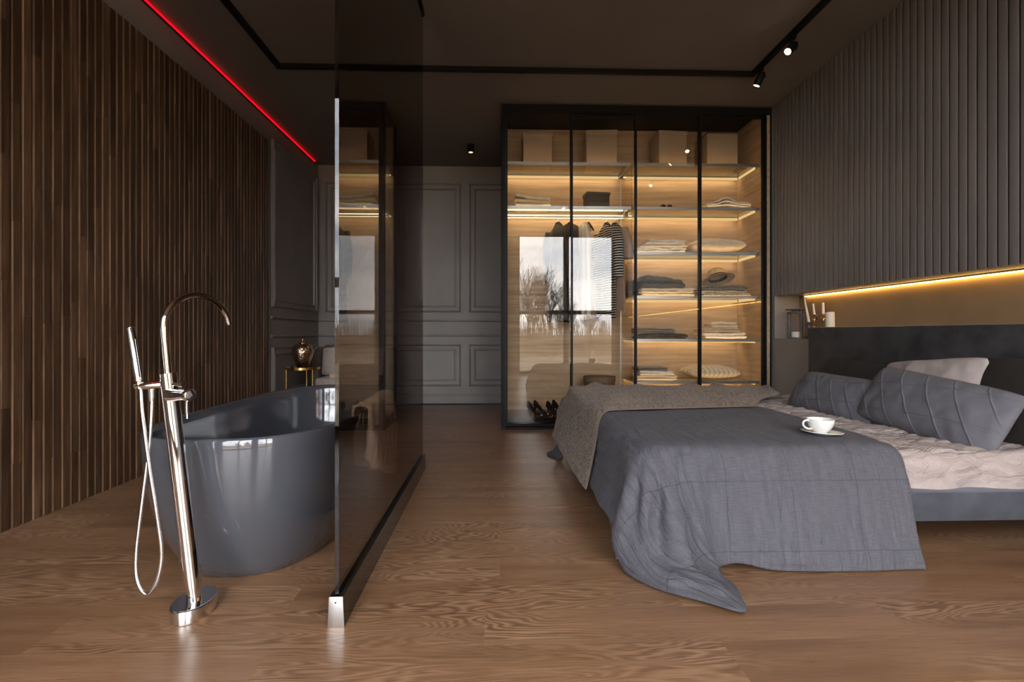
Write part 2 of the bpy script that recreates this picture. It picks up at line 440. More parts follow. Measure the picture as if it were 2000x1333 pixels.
# ------------------------------------------------------------------ setting: floor
fl = MB().box(XL - .15, XR + .4, YF - .15, YB + .15, -.06, -.011).build('floor', 'gap')
tag(fl, 'warm brown oak laminate floor of staggered planks', 'floor', kind='structure')
PW, PL, GAP = .186, 1.27, .00025
plank_cache = {}
def plank_mesh(L):
    L = round(L, 3)
    if L not in plank_cache:
        h, w = L / 2 - GAP / 2, PW / 2 - GAP / 2
        b = MB().box(-h, h, -w, w, -.011, 0)
        plank_cache[L] = b.mesh('plank', 'floor')
    return plank_cache[L]
k0 = math.ceil((YF - 2.0) / PW); k1 = math.floor((YB - 2.0) / PW)
for k in range(k0, k1 + 1):
    yc = 2.0 + (k - .5) * PW
    if yc + PW / 2 > YB + .05: continue
    off = (0.0, .62, .02, .66, -.02, .6)[k % 6] + random.uniform(-.02, .02)
    x = off - 3 * PL
    while x < XR:
        a, b = max(x, XL), min(x + PL, XR)
        if b - a > .04: place(plank_mesh(b - a), 'plank', fl, ((a + b) / 2, yc, 0))
        x += PL

# ------------------------------------------------------------------ setting: walls and ceiling
ce = MB().box(XL - .15, XR + .4, YF - .15, YB + .15, CEIL, CEIL + .15).build('ceiling', 'ceiling')
tag(ce, 'matt dark brown painted ceiling', 'ceiling', kind='structure')

wl = MB().box(XL - .15, XL, YF - .15, YB, 0, CEIL).build('wall_left', 'paint')
tag(wl, 'dark taupe wall clad with brown wooden strips', 'wall', kind='structure')
# wooden cladding: backing board and strips of uneven tone
WX = XL + .018; WTOP = 2.725; WEND = 4.985; PITCH = .0533
MB().box(XL, WX, YF, WEND, .0, WTOP).build('cladding_board', 'gap', wl)
unit = MB().box(-.5, .5, -.5, .5, -.5, .5)
unit.v = [(x, y * (.94 if x > 0 else 1), z) for x, y, z in unit.v]      # slightly tapered flanks
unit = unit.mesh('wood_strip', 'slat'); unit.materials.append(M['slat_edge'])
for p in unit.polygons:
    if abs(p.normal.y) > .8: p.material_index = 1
y = WEND - PITCH; cnt = 0
while y > -.6:
    seen = y > 2.05
    z = 0.0
    cuts = []
    if seen:
        zz = random.uniform(.25, 1.0)
        while zz < WTOP - .25: cuts.append(zz); zz += random.uniform(.45, 1.15)
    cuts.append(WTOP)
    base = .0100
    wdt = PITCH - .0125
    for c in cuts:
        th = base + random.uniform(-.0012, .0012)
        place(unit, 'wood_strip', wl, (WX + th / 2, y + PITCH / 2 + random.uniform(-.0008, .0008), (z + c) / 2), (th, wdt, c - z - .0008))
        z = c; cnt += 1
    y -= PITCH

wb = MB().box(XL - .15, XR + .4, YB, YB + .15, 0, CEIL).build('wall_back', 'paint')
tag(wb, 'dark grey panelled wall with classical mouldings at the far end', 'wall', kind='structure')
def moulding_frame(a0, a1, z0, z1, face, axis, parent):
    """picture-frame moulding with two raised beads; axis x lies on the back wall, y on the left wall"""
    b = MB()
    prof = [(0, 0), (.000, .020), (.010, .030), (.018, .024), (.022, .010), (.058, .008), (.064, .020), (.074, .020), (.082, 0)]
    corners = [(a0, z0), (a1, z0), (a1, z1), (a0, z1)]
    inw = [(1, 1), (-1, 1), (-1, -1), (1, -1)]
    n = len(prof)
    for (ca, cz), (ia, iz) in zip(corners, inw):
        for d, h in prof:
            a = ca + ia * d; zz = cz + iz * d
            b.v.append((a, face - h, zz) if axis == 'x' else (face + h, a, zz))
    for c in range(4):
        d = (c + 1) % 4
        for i in range(n - 1):
            q = (c * n + i, d * n + i, d * n + i + 1, c * n + i + 1)
            b.f.append(q if axis == 'y' else q[::-1])
    return b.build('panel_moulding', 'paint', parent)
def rail(a0, a1, z, face, axis, parent, name='chair_rail', h=.026, p=.024):
    prof = [(0, z - h / 2), (p * .6, z - h / 2), (p, z - h * .15), (p, z + h * .2), (p * .6, z + h / 2), (0, z + h / 2)]
    b = MB()
    pts = [(face + d, zz) for d, zz in prof] if axis == 'y' else [(face - d, zz) for d, zz in prof]
    if axis == 'x': b.prism(pts, 'x', a0, a1)
    else: b.prism(pts, 'y', a0, a1)
    return b.build(name, 'paint', parent)
for a0, a1 in ((-2.105, -1.32), (-1.215, -.43), (-.325, .46)):
    moulding_frame(a0, a1, 1.14, 2.755, YB, 'x', wb); moulding_frame(a0, a1, .215, .74, YB, 'x', wb)
rail(XL, .6, 1.035, YB, 'x', wb); rail(XL, .6, .85, YB, 'x', wb)
moulding_frame(5.10, 6.35, 1.14, 2.79, XL, 'y', wl); moulding_frame(5.10, 6.35, .215, .74, XL, 'y', wl)
rail(5.09, 6.36, 1.035, XL, 'y', wl); rail(5.09, 6.36, .85, XL, 'y', wl)
bb = MB().prism([(YB, 0), (YB, .115), (YB - .006, .115), (YB - .012, .105), (YB - .012, .092), (YB - .018, .085), (YB - .018, 0)], 'x', XL, .7).build('baseboard_back', 'paint')
tag(bb, 'dark grey stepped skirting board along the far wall', 'baseboard', kind='structure')
bl = MB().prism([(XL, 0), (XL + .018, 0), (XL + .018, .085), (XL + .012, .092), (XL + .012, .105), (XL + .006, .115), (XL, .115)], 'y', 5.0, YB - .018).build('baseboard_left', 'paint')
tag(bl, 'dark grey skirting board behind the armchair', 'baseboard', kind='structure')
wq = MB().box(.62, XR + .3, 5.26, YB, 0, CEIL).build('wall_closet', 'paint')
tag(wq, 'taupe wall block standing behind the wardrobe', 'wall', kind='structure')

# right wall: slatted upper part, niche with ledge, smooth lower part
NZ0, NZ1, NX = .83, 1.222, 2.802; NYE = 4.622
wr_ = MB()
wr_.box(XR + .0122, XR + .40, YF, 4.652, NZ1, CEIL)
wr_.box(XR, XR + .40, YF, 4.652, 0, NZ0)
wr_.box(NX, XR + .40, YF, NYE, NZ0, NZ1)
wr_.box(XR, XR + .40, NYE, 4.652, NZ0, NZ1)
wr_.box(XR, XR + .40, 4.652, YB, 0, CEIL)
wr = wr_.build('wall_right', 'paint')
tag(wr, 'dark taupe wall of vertical slats above a lit niche', 'wall', kind='structure')
MB().box(NX - .004, NX, YF, NYE, NZ0, NZ1).build('niche_back', 'gold_wall', wr, label='ochre plaster back of the niche')
SP = .0556
MB().box(XR + .0115, XR + .012, YF, 4.652, NZ1, CEIL).build('slat_backing', 'gap', wr)
slat_me = MB().prism([(-.0030, -.0214), (.0062, -.0218), (.0062, .0218), (-.0030, .0214)], 'z', 0, CEIL - NZ1 + .004)
slat_me = slat_me.mesh('slat', 'slat_paint', bevel=.0010)
y = 4.652 - SP / 2; 
while y > -.4:
    place(slat_me, 'slat', wr, (XR + .006, y, NZ1 - .004 + random.uniform(-.0012, .0012))); y -= SP

# wall behind the camera with two tall windows
wf_ = MB()
for a, b in ((XL - .15, -2.02), (-.05, .46), (2.50, XR + .4)): wf_.box(a, b, YF - .18, YF, 0, CEIL)
wf_.box(-2.02, -.05, YF - .18, YF, 2.94, CEIL); wf_.box(.46, 2.50, YF - .18, YF, 2.94, CEIL)
wf_.box(-2.02, -.05, YF - .18, YF, 0, .04); wf_.box(.46, 2.50, YF - .18, YF, 0, .04)
wf = wf_.build('wall_front', 'paint'); tag(wf, 'dark wall with two tall windows behind the viewer', 'wall', kind='structure')
def window(name, x0, x1, label):
    w = empty(name, ((x0 + x1) / 2, YF - .09, .04), label, 'window', kind='structure')
    z0, z1 = .04, 2.94; xm = (x0 + x1) / 2; ya, yb = YF - .12, YF - .05
    f = MB()
    f.box(x0, x0 + .05, ya, yb, z0, z1); f.box(x1 - .05, x1, ya, yb, z0, z1); f.box(x0, x1, ya, yb, z0, z0 + .05); f.box(x0, x1, ya, yb, z1 - .05, z1)
    f.build('window_frame', 'black', w)
    MB().box(xm - .055, xm + .055, ya, yb, z0 + .05, z1 - .05).build('mullion', 'black', w)
    MB().box(x0 + .05, xm - .055, ya, yb, 1.27, 1.35).build('crossbar', 'black', w); MB().box(xm + .055, x1 - .05, ya, yb, 1.27, 1.35).build('crossbar', 'black', w)
    for a, b in ((x0 + .05, xm - .055), (xm + .055, x1 - .05)):
        for c, d in ((z0 + .05, 1.27), (1.35, z1 - .05)):
            b_ = MB(); b_.v = [(a, YF - .085, c), (b, YF - .085, c), (b, YF - .085, d), (a, YF - .085, d)]; b_.f = [(0, 1, 2, 3)]
            b_.build('pane', 'glass_clear', w)
window('window_1', -2.02, -.05, 'tall dark framed window on the bath side behind the viewer')
window('window_2', .46, 2.50, 'tall dark framed window mirrored in the wardrobe doors')

# outside: dry field, reeds and bare trees
gr = MB().box(-150, 150, -260, YF - .5, -.6, -.3).build('ground_outside', 'grass_dry'); tag(gr, 'dry grass field outside the windows', 'ground', kind='structure')
rb = MB(); rnd = random.Random(3)
for i in range(9000):
    x = rnd.uniform(-45, 45); yy = YF - rnd.uniform(14, 34); h = rnd.uniform(.7, 3.1) * (.6 + .4 * math.sin(x * .5) ** 2); dx = rnd.uniform(-.3, .3); w = rnd.uniform(.02, .05); b = len(rb.v)
    rb.v += [(x - w, yy, -.3), (x + w, yy, -.3), (x + dx + w * .2, yy + rnd.uniform(-.2, .2), -.3 + h)]; rb.f.append((b, b + 1, b + 2))
tag(rb.build('reeds', 'reeds'), 'dry reeds standing in the field outside', 'reeds', kind='stuff')
def tree_mesh(seed, H):
    r = random.Random(seed); b = MB()
    def branch(p, d, L, rad, lvl):
        pts = [p]; q = p.copy(); dd = d.copy()
        for i in range(3):
            dd = (dd + Vector((r.uniform(-.16, .16), r.uniform(-.16, .16), r.uniform(0, .10)))).normalized(); q = q + dd * L / 3; pts.append(q.copy())
        b.tube(pts, [rad, rad * .85, rad * .65, rad * .45], 4, False)
        if lvl == 0: return
        for i in range(5 if lvl > 1 else 4):
            t = r.uniform(.25, 1.0); k = min(int(t * 3), 2); base = pts[k].lerp(pts[k + 1], t * 3 - k)
            a = r.uniform(0, 6.28); nd = (dd * .9 + Vector((math.cos(a), math.sin(a), .25)) * .62).normalized()
            branch(base, nd, L * r.uniform(.45, .68), rad * .5, lvl - 1)
    for s in range(3): branch(Vector((r.uniform(-.2, .2), r.uniform(-.2, .2), 0)), Vector((r.uniform(-.18, .18), r.uniform(-.15, .15), 1)).normalized(), H * .5, H * .011, 4)
    return b.mesh('bare_tree', 'bark')
tms = [tree_mesh(11, 7.2), tree_mesh(12, 6.2), tree_mesh(13, 5.4)]
TALL = 'tall bare tree outside, mirrored in the first wardrobe door'; LOW = 'low bare tree outside, mirrored in the second wardrobe door'; SIDE = 'bare tree outside the window on the bath side'
for i, (x, d, sc, lb) in enumerate(((2.6, 27, 1.05, TALL), (4.1, 29, 1.12, TALL), (5.2, 30, 1.0, TALL), (1.4, 30, .8, TALL), (3.4, 34, .95, TALL), (7.2, 36, .62, LOW), (8.4, 34, .55, LOW), (6.4, 40, .7, LOW), (9.6, 36, .5, LOW), (-4.5, 28, .9, SIDE), (-1.5, 33, .75, SIDE))):
    o = bpy.data.objects.new('bare_tree', tms[i % 3]); col.objects.link(o); o.location = (x, YF - d, -.3); o.scale = (sc,) * 3; o.rotation_euler = (0, 0, i * 1.3)
    tag(o, lb, 'tree', {TALL: 'tall bare trees outside', LOW: 'low bare trees outside', SIDE: 'bare trees by the bath window'}[lb])

# ------------------------------------------------------------------ glass partition
PX, PY0, PY1 = -.475, 1.545, 3.35
gp = empty('glass_partition', (PX, (PY0 + PY1) / 2, 0), 'floor to ceiling bronze glass screen beside the bathtub', 'partition')
MB().prism([(PX - .024, 0), (PX + .024, 0), (PX + .020, .09), (PX + .007, .09), (PX + .007, .07), (PX - .007, .07), (PX - .007, .09), (PX - .020, .09)], 'y', PY0 + .003, PY1).build('base_channel', 'black_gloss', gp)
ec = MB().prism([(PX - .025, 0), (PX + .025, 0), (PX + .0205, .092), (PX - .0205, .092)], 'y', PY0 - .001, PY0 + .003).build('end_cap', 'steel', gp, bevel=.0008, label='brushed steel end cap')
MB().tube([(PX - .001, PY0 - .0022, .075), (PX - .001, PY0 - .0005, .075)], .0024, 10).build('screw', 'black', ec)
MB().box(PX - .006, PX + .006, PY0 + .01, PY1 - .002, .072, CEIL - .005).build('glass_pane', 'glass_bronze', gp, label='dark bronze tinted glass pane')
MB().box(PX - .015, PX - .0062, PY0 + .01, PY1, CEIL - .035, CEIL).build('ceiling_channel', 'black', gp); MB().box(PX + .0062, PX + .015, PY0 + .01, PY1, CEIL - .035, CEIL).build('ceiling_channel', 'black', gp)

# ------------------------------------------------------------------ red strip, track, lamps
rl = empty('led_strip', (XL + .015, 2.5, CEIL - .02), 'glowing red light strip along the ceiling edge', 'light strip')
MB().box(XL, XL + .012, YF, 6.33, CEIL - .024, CEIL - .002).build('profile', 'black', rl)
MB().box(XL + .012, XL + .018, YF, 6.29, CEIL - .017, CEIL - .007).build('diffuser', 'led_red', rl)
tr = empty('ceiling_track', (.19, 2.7, CEIL), 'black rectangular lighting track on the ceiling', 'track')
TX0, TX1, TY0, TY1 = -1.685, 2.065, 1.38, 4.04
tw = .017
for nm, bx in (('track_rail', (TX0 - tw, TX1 + tw, TY1 - tw, TY1 + tw)), ('track_rail', (TX0 - tw, TX1 + tw, TY0 - tw, TY0 + tw)), ('track_rail', (TX0 - tw, TX0 + tw, TY0 + tw, TY1 - tw)), ('track_rail', (TX1 - tw, TX1 + tw, TY0 + tw, TY1 - tw))):
    MB().box(*bx, CEIL - .034, CEIL).build(nm, 'black', tr)
MB().box(.17, .215, TY1 - .019, TY1 + .019, CEIL - .037, CEIL - .004).build('track_joint', 'black', tr)
def spot(x, y, d, label, power=4):
    d = Vector(d).normalized(); r = empty('track_spotlight', (x, y, CEIL - .034), label, 'spotlight', 'track spotlights')
    MB().box(x - .014, x + .014, y - .035, y + .035, CEIL - .058, CEIL - .034).build('adapter', 'black', r, bevel=.003)
    pv = Vector((x, y, CEIL - .105))
    MB().tube([(x, y, CEIL - .058), pv], .009, 10).build('stem', 'black', r, smooth=True)
    a = pv - d * .045; b = pv + d * .055
    h = MB().tube([a, a + d * .012, b - d * .004, b], [.022, .029, .029, .027], 24).build('head', 'black', r, smooth=True)
    MB().tube([b - d * .001, b + d * .0016], [.0215, .0215], 20).build('lens', 'lens', h)
    side = d.cross(Vector((0, 1, 0))).normalized(); 
    MB().tube([pv - d * .02 + side * .029, pv - d * .02 + side * .036], .006, 8).build('knob', 'black', h)
    L = bpy.data.lights.new('spot_lamp', 'SPOT'); L.energy = power; L.color = (1, .80, .55); L.spot_size = R(52); L.spot_blend = .6; L.shadow_soft_size = .02
    lo = bpy.data.objects.new('spot_lamp', L); col.objects.link(lo); lo.location = b + d * .006; lo.rotation_euler = d.to_track_quat('-Z', 'Y').to_euler(); lo.parent = r; lo.matrix_parent_inverse = Matrix.Translation(-r.location)
spot(TX1, 3.93, (-.30, .35, -.9), 'black track spotlight nearest the wardrobe')
spot(TX1, 3.50, (-.62, -.25, -.62), 'black track spotlight over the bed, second from the wardrobe')
spot(TX1, 2.66, (-.35, .3, -.85), 'black track spotlight seen only as a glint in the wardrobe glass')
spot(1.06, TY0, (.1, .5, -.85), 'black track spotlight behind the bed end of the track', 3)
dl = empty('ceiling_downlight', (-.27, 5.70, CEIL), 'small black cylinder downlight before the panelled wall', 'downlight')
MB().lathe([(.034, 0), (.034, -.082), (.031, -.085), (.027, -.085)][::-1], (-.27, 5.70, CEIL), 24).build('housing', 'black', dl, smooth=True)
MB().lathe([(.024, -.0865), (.024, -.0855)], (-.27, 5.70, CEIL), 20).build('lens', emission('dim_lens', (1, .62, .30), 1.6), dl)

# ------------------------------------------------------------------ bathtub
def superell(n, a):
    c, s = math.cos(a), math.sin(a)
    return math.copysign(abs(c) ** (2 / n), c), math.copysign(abs(s) ** (2 / n), s)
TC = Vector((-.965, 2.535, 0))
def tub_ring(t, off=0.0):
    """t = 0 floor ... 1 rim; outer surface offset inward by off"""
    e = 1 - (1 - t) ** 2.5
    ax = .300 + (.388 - .300) * e; ay = .665 + (.818 - .665) * e
    return ax - off, ay - off
tb = MB(); SEG = 96; rings = []
def add_ring(ax, ay, zfun, cy=0, nexp=3.0):
    b = len(tb.v)
    for k in range(SEG):
        cx, sx_ = superell(nexp, 2 * math.pi * k / SEG)
        yy = TC.y + cy + sx_ * ay
        tb.v.append((TC.x + cx * ax, yy, zfun((yy - TC.y) / .82)))
    rings.append(b)
rim = lambda q: .530 + .018 * max(q, 0) ** 2
NR = 16
for i in range(NR + 1):
    t = i / NR; ax, ay = tub_ring(t)
    if i == 0: add_ring(ax - .006, ay - .006, lambda q: 0.0, nexp=2.6)
    add_ring(ax, ay, lambda q, t=t: (.004 + (rim(q) - .010 - .004) * t), nexp=2.6 + .4 * t)
for off, dz in ((.003, -.003), (.009, 0.0), (.016, -.002), (.020, -.008)):
    ax, ay = tub_ring(1.0, off); add_ring(ax, ay, lambda q, dz=dz: rim(q) + dz)
for i in range(1, 13):
    t = 1 - i / 12; zi = .10 + (.43) * t; ax, ay = tub_ring(max(.02, t), .024 + .02 * (1 - t) + (.05 * max(0, .25 - t) * 4))
    add_ring(ax, ay, lambda q, t=t: .10 + (rim(q) - .012 - .10) * t)
for s in (.8, .5, .2):
    ax, ay = tub_ring(.02, .10); add_ring(ax * s, ay * s, lambda q, s=s: .088 - .004 * (1 - s))
for a, b in zip(rings, rings[1:]):
    for k in range(SEG): tb.f.append((a + k, a + (k + 1) % SEG, b + (k + 1) % SEG, b + k))
tb.f.append(tuple(rings[-1] + k for k in range(SEG))); tb.f.append(tuple(rings[0] + k for k in range(SEG))[::-1])
tub = tb.build('bathtub', 'tub', smooth=True, sharp=0); tag(tub, 'glossy slate grey freestanding oval bathtub', 'bathtub')
MB().lathe([(.001, .0), (.030, .0), (.030, .003), (.022, .005), (.001, .005)], (TC.x, TC.y - .15, .0845), 20).build('drain', 'chrome', tub, smooth=True)

# towel over the tub's rim on the screen side
def towel_fn(u, v):
    y = 2.27 + .56 * u
    q = (y - TC.y) / .818
    ax = .388 * (1 - abs(q) ** 3.0) ** (1 / 3.0)
    xr = TC.x + ax; zr = rim(q) + .016
    w6 = u * 6.2 + .35 * math.sin(v * 3.0) + .15 * nz(u * 5, v * 2); fr_ = w6 - math.floor(w6)
    saw = fr_ / .80 if fr_ < .80 else (1 - fr_) / .20
    fold = .046 * (saw * saw * (3 - 2 * saw)) - .012
    inside = .045
    out = (.22 + .16 * min(1, u * 1.6)) + .03 * math.sin(u * 9)
    L = inside + .05 + out; d = v * L
    if d < inside: x, z = xr - .045 - .004, zr - (inside - d); x -= fold * .3
    elif d < inside + .05:
        a = (d - inside) / .05 * math.pi; x = xr - .012 - .034 * math.cos(a); z = zr + .014 * math.sin(a)
    else:
        e = d - inside - .05; x = xr + .024 - .012 * e / .4 + fold * min(1, e * 7); z = zr - e
    return (min(x, -.497), y + .02 * math.sin(v * 6 + u * 4) - .06 * (v ** 3) * (u - .5), z + .012 * nz(u * 6, v * 2))
tw_ = MB().grid(130, 80, towel_fn).build('towel', 'towel', smooth=True, sharp=0); solidify(tw_, .008, 0)
displace(tw_, lambda c, uv: .0022 * math.sin(uv[0] * 150))
tag(tw_, 'beige ribbed towel hung over the bathtub rim', 'towel')

# ------------------------------------------------------------------ floor-standing bath tap (leans a little)
tp = empty('bath_tap', (-.948, 1.65, 0), 'chrome floor-standing bath tap with hand shower', 'tap')
MB().lathe([(.97, 0), (1, .0015), (1, .038), (.985, .0405), (.95, .042), (.3, .042)], (-.948, 1.65, 0), 56, .058, .086).build('base', 'satin', tp, smooth=True, sharp=50)
MB().lathe([(.94, .0421), (.94, .0426), (.3, .0426)], (-.948, 1.65, 0), 56, .058, .086).build('base_cover', 'chrome', tp)
c0 = Vector((-.944, 1.640, .04)); c1 = Vector((-1.013, 1.620, .757)); ax_ = (c1 - c0).normalized()
clm = MB().tube([c0, c0 + ax_ * .045, c0 + ax_ * .046, c1 - ax_ * .001, c1], [.0205, .0205, .0238, .0238, .0225], 40).build('column', 'chrome', tp, smooth=True, sharp=50)
MB().tube([c0 + ax_ * .02 + Vector((.0, -.0200, 0)), c0 + ax_ * .02 + Vector((0, -.0225, 0))], .003, 8).build('set_screw', 'black', clm)
g0 = c1.copy(); g1 = Vector((-1.024, 1.617, .90)); tip = Vector((-.960, 1.868, .905))
hd = Vector((tip.x - g1.x, tip.y - g1.y, 0)); hl = hd.length; hd.normalize()
pts = [g0 - ax_ * .01, g0.lerp(g1, .5), g1]
for i in range(1, 25):
    a = math.pi * (1 - i / 24 * .93)
    pts.append(g1 + hd * (hl * .515 * (1 + math.cos(a))) + Vector((0, 0, .107 * math.sin(a))))
e = (pts[-1] - pts[-2]).normalized(); pts.append(pts[-1] + e * .012)
sp_ = MB().tube(pts, .0105, 24).build('spout', 'chrome', tp, smooth=True, sharp=50)
MB().tube([pts[-1] + e * .0002, pts[-1] + e * .001], .0085, 16).build('aerator', 'black', sp_)
hz = .722
MB().tube([(-1.100, 1.600, hz - .004), (-1.095, 1.602, hz - .003), (-1.012, 1.618, hz)], [.0115, .0128, .0128], 24).build('shower_holder', 'chrome', tp, smooth=True)
s0 = Vector((-1.084, 1.600, hz - .012)); s1 = Vector((-1.108, 1.594, .897))
hs = MB().tube([s0, s0.lerp(s1, .12), s0.lerp(s1, .13), s1 - (s1 - s0) * .01, s1], [.0085, .0085, .0118, .0118, .0105], 24).build('hand_shower', 'chrome', tp, smooth=True, sharp=50)
MB().tube([s1 + (s1 - s0) * .001, s1 + (s1 - s0) * .004], .0088, 16).build('spray_face', 'steel', hs)
MB().tube([(-1.000, 1.612, hz), (-.966, 1.603, hz + .001), (-.965, 1.603, hz + .001), (-.952, 1.600, hz + .001)], [.006, .006, .0105, .0105], 20).build('diverter_knob', 'chrome', tp, smooth=True, sharp=50)
mx = MB().tube([(-1.002, 1.606, .690), (-.937, 1.586, .692), (-.935, 1.5853, .692), (-.922, 1.5813, .692), (-.919, 1.580, .692)], [.0185, .0185, .0195, .0195, .018], 32).build('mixer_body', 'chrome', tp, smooth=True, sharp=50)
MB().tube([(-.929, 1.578, .676), (-.924, 1.568, .652), (-.918, 1.560, .624)], [.0045, .0042, .004], 12).build('lever', 'chrome', mx, smooth=True)
hp = [(-1.083, 1.602, .708), (-1.076, 1.598, .64), (-1.066, 1.596, .57), (-1.05, 1.594, .46), (-1.027, 1.592, .32), (-1.014, 1.592, .21), (-1.026, 1.592, .13), (-1.058, 1.594, .085), (-1.089, 1.598, .12), (-1.098, 1.604, .20), (-1.084, 1.61, .36), (-1.067, 1.614, .52), (-1.058, 1.614, .63), (-1.056, 1.612, .690)]
dense, L = resample(hp, 900)
MB().tube(dense, [.0055 + .00035 * math.sin(i * 2.09) for i in range(900)], 10).build('hose', 'chrome', tp, smooth=True, sharp=0)
MB().tube([(-1.0565, 1.6125, .715), (-1.0565, 1.6125, .703), (-1.056, 1.612, .700), (-1.056, 1.612, .684), (-1.056, 1.612, .672)], [.010, .010, .0085, .0085, .0062], 18).build('hose_nut', 'chrome', tp, smooth=True, sharp=50)

# ------------------------------------------------------------------ wardrobe
W0, W1, WY0, WY1, WT = .061, 2.559, 4.66, 5.24, 2.968
WB = 5.205   # face of the back panel
wd = empty('wardrobe', (1.31, 4.95, 0), 'large black framed glass wardrobe lit from inside', 'wardrobe')
MB().box(W0, W1, WY0 + .0, WY1, .0, .022).build('base_board', 'black', wd)
MB().box(W0 + .03, W1 - .03, WY0 + .055, WY1, .022, .100).build('plinth_floor', 'black_gloss', wd)
MB().box(W0, W1, WY0, WY1, 2.955, WT).build('top_board', 'black', wd)
for zz, ya, yb in ((2.90, WY0, WY0 + .10),): MB().box(W0, W1, ya, yb, zz, 2.955).build('header', 'black', wd)
MB().box(W0, W0 + .036, WY0 + .0, WY0 + .05, .022, 2.90).build('post', 'black', wd); MB().box(W0, W0 + .03, WY1 - .035, WY1, .022, 2.955).build('post', 'black', wd)
MB().box(2.503, 2.515, WY0, WY0 + .06, .022, 2.90).build('post', 'black', wd); MB().box(2.545, W1, WY0, WY0 + .06, .022, 2.90).build('post', 'black', wd)
MB().box(2.515, 2.545, WY0 + .004, WY1 - .02, .022, 2.955).build('side_panel', 'oak_side', wd, label='light oak side panel')
MB().box(W0 + .03, W1 - .014, WB, WB + .018, .10, 2.955).build('back_panel', 'oak', wd, label='light oak back panel with level grain')
MB().box(2.497, 2.515, WY0 + .065, WB, .10, 2.955).build('inner_side_panel', 'oak_side', wd)
MB().box(W0 + .008, W0 + .016, WY0 + .05, WY1 - .035, .10, 2.955).build('side_glass', 'glass_door', wd)
DX = 1.283
MB().box(DX - .004, DX + .004, WY0 + .10, WB - .005, .10, 2.45).build('divider_glass', 'glass_shelf', wd)
MB().box(DX - .006, DX + .006, WB - .018, WB - .004, .10, 2.45).build('divider_post', 'alu', wd)
doors = ((.098, .712, WY0 + .004, 2.905), (.690, 1.305, WY0 + .030, 2.882), (1.288, 1.905, WY0 + .004, 2.905), (1.885, 2.503, WY0 + .030, 2.905))
for x0, x1, y0, zt in doors:
    d = MB(); sw = .016; z0 = .030
    d.box(x0, x0 + sw, y0, y0 + .022, z0, zt); d.box(x1 - sw, x1, y0, y0 + .022, z0, zt); d.box(x0 + sw, x1 - sw, y0, y0 + .022, z0, z0 + .02); d.box(x0 + sw, x1 - sw, y0, y0 + .022, zt - .02, zt)
    do = d.build('sliding_door', 'black', wd)
    MB().box(x0 + sw, x1 - sw, y0 + .008, y0 + .013, z0 + .02, zt - .02).build('pane', 'glass_door', do)
SZ = [2.475, 2.064, 1.641, 1.230, .823, .426]
def shelf(x0, x1, z, left=False):
    s = MB().box(x0, x1, 4.775, WB - .076, z - .010, z).build('shelf', 'glass_shelf', wd)
    MB().box(x0, x1, 4.755, 4.775, z - .024, z + .002).build('front_edge', 'alu', s)
    MB().box(x0, x1, WB - .075, WB - .002, z - .0140, z + .002).build('back_rail', 'alu', s)
    MB().box(x0 + .01, x1 - .03, WB - .066, WB - .044, z - .018, z - .0145).build('led_strip', 'led_warm', s)
    MB().box(x0 + .01, x1 - .03, WB - .074, WB - .071, z - .040, z - .0105).build('lit_lip', 'lip_glow', s)
    MB().box(x0 + .01, x1 - .03, 4.777, 4.786, z - .0140, z - .0108).build('led_strip', 'led_warm', s)  # added strip unseen behind the front edge, brightens the shelf items
    MB().box(x1 - .022, x1, 4.776, WB - .08, z - .024, z - .011).build('side_rail', 'alu', s)
    if not left: MB().box(x1 - .024, x1 - .0222, 4.79, WB - .08, z - .038, z - .011).build('lit_lip', 'lip_glow', s)
for z in SZ: shelf(DX + .010, 2.495, z)
for z in SZ[:2]: shelf(W0 + .035, DX - .010, z, True)
# hanging rail with its own light
RZ, RY = 2.012, 4.96
rr_ = MB().tube([(W0 + .035, RY, RZ), (DX - .006, RY, RZ)], .0085, 14).build('hanging_rail', 'alu', wd, smooth=True)
MB().box(W0 + .05, DX - .03, RY + .014, RY + .032, RZ - .006, RZ + .020).build('led_strip', 'led_rail', rr_)
MB().tube([(DX - .02, RY, RZ + .05), (DX - .02, RY, RZ)], .004, 8).build('rail_bracket', 'alu', rr_, smooth=True)

# ------------------------------------------------------------------ things in the wardrobe
def lid_box(name, x0, x1, y0, y1, z0, z1, mat, label, lid=.04, rot=0):
    cx, cy = (x0 + x1) / 2, (y0 + y1) / 2
    e = empty(name, (cx, cy, z0), label, 'box')
    w, d, h = (x1 - x0) / 2, (y1 - y0) / 2, z1 - z0
    m = Matrix.Translation((cx, cy, z0)) @ Matrix.Rotation(R(rot), 4, 'Z')
    MB().box(-w + .006, w - .006, -d + .006, d - .006, 0, h - .004).xf(m).build('body', mat, e, bevel=.003)
    MB().box(-w, w, -d, d, h - lid, h).xf(m).build('lid', mat, e, bevel=.003)
T = .0025
lid_box('storage_box', .262, .548, 4.86, 5.14, SZ[0] + T, 2.80, 'box_brown', 'tan storage box on the top shelf, leftmost of the four', rot=0)
lid_box('storage_box', .872, 1.172, 4.83, 5.11, SZ[0] + T, 2.812, 'box_brown', 'tan storage box on the top shelf behind the second glass door', .045, -4)
lid_box('storage_box', 1.552, 1.838, 4.84, 5.12, SZ[0] + T, 2.818, 'box_brown', 'tan storage box on the top shelf with lamp glints before it', .04, 3)
lid_box('storage_box', 2.035, 2.345, 4.86, 5.14, SZ[0] + T, 2.81, 'box_brown', 'tan storage box on the top shelf beside the oak side panel', .0, 0)
lid_box('document_box', .862, 1.092, 4.84, 5.00, SZ[1] + T, 2.225, 'box_dark', 'dark brown box on the second shelf above the hangers', .03, 6)
lid_box('shoe_box', 2.06, 2.36, 4.86, 5.12, .102, .285, 'box_brown', 'brown box on the wardrobe floor under the lowest shelf', .03, 8)

